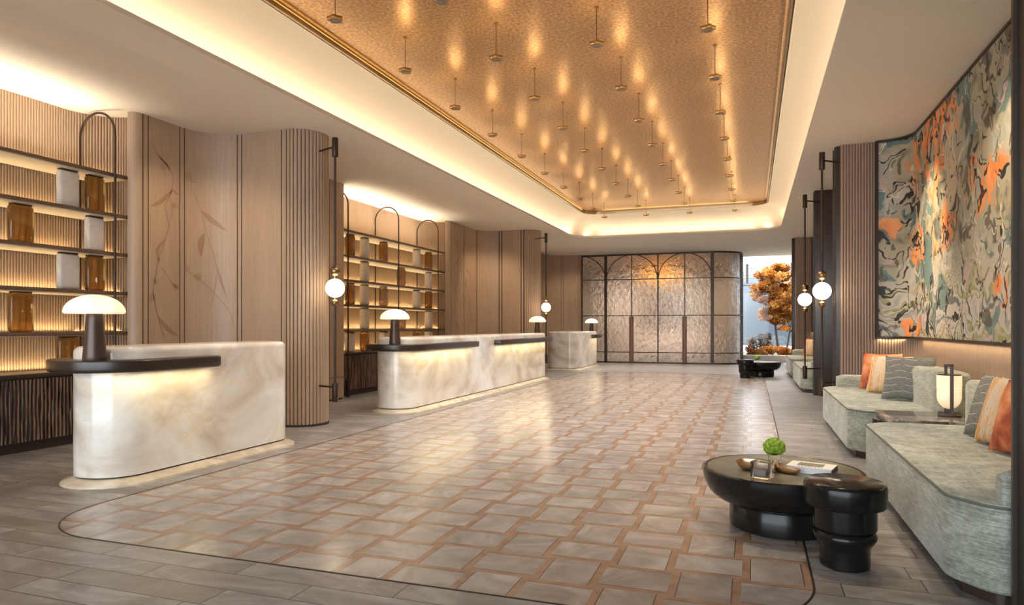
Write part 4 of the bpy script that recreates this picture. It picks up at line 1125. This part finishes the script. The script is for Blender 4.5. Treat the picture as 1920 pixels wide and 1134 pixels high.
o = obj('distant_hills', hills(), plain('haze_painted_hill', (0.026, 0.036, 0.049), 1.0)); tag(o, 'hazy blue hills across the bay beyond the window', 'hills', kind='structure')  # distance haze is painted into the blue base colour
bm = BM(); rnd = random.Random(9)
for i in range(900):
    x = rnd.uniform(-350, 450); y = rnd.uniform(700, 1750); s = rnd.uniform(5, 14); h = rnd.uniform(4, 26)
    box(bm, x, x + s, y, y + s * 0.7, ZW - 1, ZW + h)
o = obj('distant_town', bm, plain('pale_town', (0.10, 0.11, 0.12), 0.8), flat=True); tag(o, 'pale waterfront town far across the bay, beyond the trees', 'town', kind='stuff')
wk = thing('walkway', 'pale raised walkway with thin dark posts and wires high beyond the tree', 'walkway', (1.0, 40.0, 0))
zA, zB = 1 + (611 - 531) * 37.5 / 1280, 1 + (611 - 494) * 37.5 / 1280
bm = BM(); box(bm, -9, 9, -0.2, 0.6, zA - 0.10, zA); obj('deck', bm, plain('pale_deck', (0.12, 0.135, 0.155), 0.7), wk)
bm = BM()
for k in range(5): tube(bm, [(-9, 0, zA + (zB - zA) * (0.25 + 0.17 * k)), (9, 0, zA + (zB - zA) * (0.25 + 0.17 * k))], 0.008, 5)
obj('wires', bm, 'bark', wk)
for px in (1401, 1485):
    bm = BM(); x = x_at(px, 40) - 1.0; box(bm, x - 0.06, x + 0.06, -0.06, 0.06, zA - 0.05, zB); obj('post', bm, 'bark', wk)
bm = BM(); box(bm, -8.8, -8.5, -0.1, 0.3, -40, zA - 0.1); box(bm, 8.5, 8.8, -0.1, 0.3, -40, zA - 0.1); obj('pier', bm, plain('pale_concrete', (0.6, 0.62, 0.65), 0.8), wk)

# ================================================================== LIGHT
for a, b, ax in (((LX0 - 0.13, LY0), (LX0 - 0.13, LY1), 'y'), ((LX1 + 0.13, LY0), (LX1 + 0.13, LY1), 'y'), ((LX0 + 0.5, LY1 + 0.13), (LX1 - 0.5, LY1 + 0.13), 'x'), ((LX0, LY0 - 0.10), (LX1, LY0 - 0.10), 'x')):
    cx, cy = (a[0] + b[0]) / 2, (a[1] + b[1]) / 2
    ln = abs(b[1] - a[1]) if ax == 'y' else abs(b[0] - a[0])
    area('cove_led', (cx, cy, CE + 0.06), (0.05, ln) if ax == 'y' else (ln, 0.05), UP, 1.7 * ln, (1.0, 0.82, 0.55))
for sx, cx in ((1, LX0 + 0.6), (-1, LX1 - 0.6)):
    for a in (25, 65):
        a_ = math.radians(180 - a if sx > 0 else a)
        area('cove_led', (cx + 0.73 * math.cos(a_), LY1 - 0.6 + 0.73 * math.sin(a_), CE + 0.06), (0.05, 0.38), (PI, 0, -a_), 1.7 * 0.38, (1.0, 0.82, 0.55))
# warm line lights tucked behind the rim of the gold ceiling
GX0, GX1, GY1 = LX0 + 0.275, LX1 - 0.275, LY1 - 0.16
area('rim_led', (GX0 + 0.006, (LY0 + LY1) / 2, 3.492), (0.012, LY1 - LY0 - 1.0), (PI, -0.9, 0), 0.22 * (LY1 - LY0), (1.0, 0.76, 0.32))
area('rim_led', ((GX0 + GX1) / 2, GY1 - 0.0, 3.492), (GX1 - GX0 - 0.7, 0.012), (PI + 0.9, 0, 0), 0.2 * (GX1 - GX0), (1.0, 0.76, 0.32))
area('rim_led', (GX1 - 0.006, (LY0 + LY1) / 2, 3.492), (0.012, LY1 - LY0 - 1.0), (PI, 0.9, 0), 0.06 * (LY1 - LY0), (1.0, 0.80, 0.5))
# ceiling spots over alcoves and picture; soffit, wall and desk fill is added
for dy in (0, PT):
    spot('alcove_spot', (0.95, 7.0 + dy, 2.94), (1.1, 6.9 + dy, 0.4), 120, 60); spot('alcove_spot', (0.95, 4.3 + dy, 2.94), (1.0, 4.3 + dy, 0.4), 120, 60)
spot('picture_spot', (0.72, 6.9, 2.94), (1.55, 7.2, 1.75), 260, 56, 1.0)
spot('picture_spot', (0.72, 5.0, 2.94), (1.55, 5.2, 1.75), 130, 70, 1.0)  # second spot, added to brighten the nearer half of the canvas
for x in (-3.4, -2.3, -1.2, -0.1): spot('soffit_fill', (x, 16.4, 2.94), (x, 16.6, 0), 170, 125, 0.9, (1.0, 0.94, 0.87))  # added fill without fittings; floor bounce lifts the back soffit
spot('table_spot', (0.2, 3.5, 2.94), (0.25, 3.6, 0.3), 70, 40)
for x, y, tx, ty, pw in ((-4.55, 4.6, -5.1, 5.5, 60), (-4.55, 12.2, -5.1, 13.0, 70), (-4.6, 15.6, -5.3, 16.0, 70), (-4.2, 17.2, -4.7, 18.2, 60), (-4.55, 7.2, -5.3, 7.4, 40)): spot('wall_fill', (x, y, 2.94), (tx, ty, 1.0), pw, 90, 0.9)  # spots added to brighten the pier walls, no fittings there
for y in (4.2, 7.8, 9.6, 11.4, 15.6): spot('desk_fill', (-3.85, y, 2.94), (-3.9, y, 0.9), 60, 55)  # added fill above the desks, without fittings

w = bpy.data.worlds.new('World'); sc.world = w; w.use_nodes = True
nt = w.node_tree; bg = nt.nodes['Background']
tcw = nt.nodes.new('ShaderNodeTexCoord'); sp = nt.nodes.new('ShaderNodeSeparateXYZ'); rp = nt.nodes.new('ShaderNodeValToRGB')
nt.links.new(tcw.outputs['Generated'], sp.inputs[0]); skf = N(nt, sp.outputs[2]) + (N(nt, sp.outputs[1]) * -0.5).mx(0.0)      # sky brightened on the entrance side as added cool fill
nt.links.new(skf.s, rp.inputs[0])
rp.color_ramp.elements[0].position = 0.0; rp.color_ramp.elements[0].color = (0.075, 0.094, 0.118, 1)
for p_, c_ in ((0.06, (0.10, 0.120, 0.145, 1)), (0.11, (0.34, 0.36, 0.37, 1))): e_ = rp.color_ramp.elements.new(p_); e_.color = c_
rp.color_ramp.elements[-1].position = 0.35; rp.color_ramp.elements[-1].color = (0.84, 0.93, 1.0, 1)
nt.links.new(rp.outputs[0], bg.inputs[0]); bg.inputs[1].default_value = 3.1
sn = bpy.data.lights.new('sun', 'SUN'); sn.energy = 6.0; sn.color = (1.0, 0.88, 0.68); sn.angle = 0.01
so = bpy.data.objects.new('sun', sn); col.objects.link(so); so.rotation_euler = Vector((0.32, -0.42, -0.85)).to_track_quat('-Z', 'Y').to_euler()

# ================================================================== CAMERA
cam = bpy.data.cameras.new('camera'); cam.sensor_width = 36; cam.lens = 24.0; cam.shift_y = 44 / 1920
cam.clip_end = 6000; cam.clip_start = 0.05
co = bpy.data.objects.new('camera', cam); col.objects.link(co)
co.location = (0, 0, K); co.rotation_euler = (PI / 2, 0, math.atan2(S_, C_)); sc.camera = co
sc.view_settings.view_transform = 'Standard'; sc.view_settings.look = 'None'; sc.view_settings.gamma = 1; sc.view_settings.use_curve_mapping = False
sc.view_settings.exposure = 1.08
sc.cycles.use_denoising = True; sc.cycles.max_bounces = 8; sc.cycles.diffuse_bounces = 6; sc.cycles.glossy_bounces = 4; sc.cycles.transmission_bounces = 8
sc.cycles.caustics_reflective = False; sc.cycles.caustics_refractive = False; sc.cycles.sample_clamp_indirect = 4.0
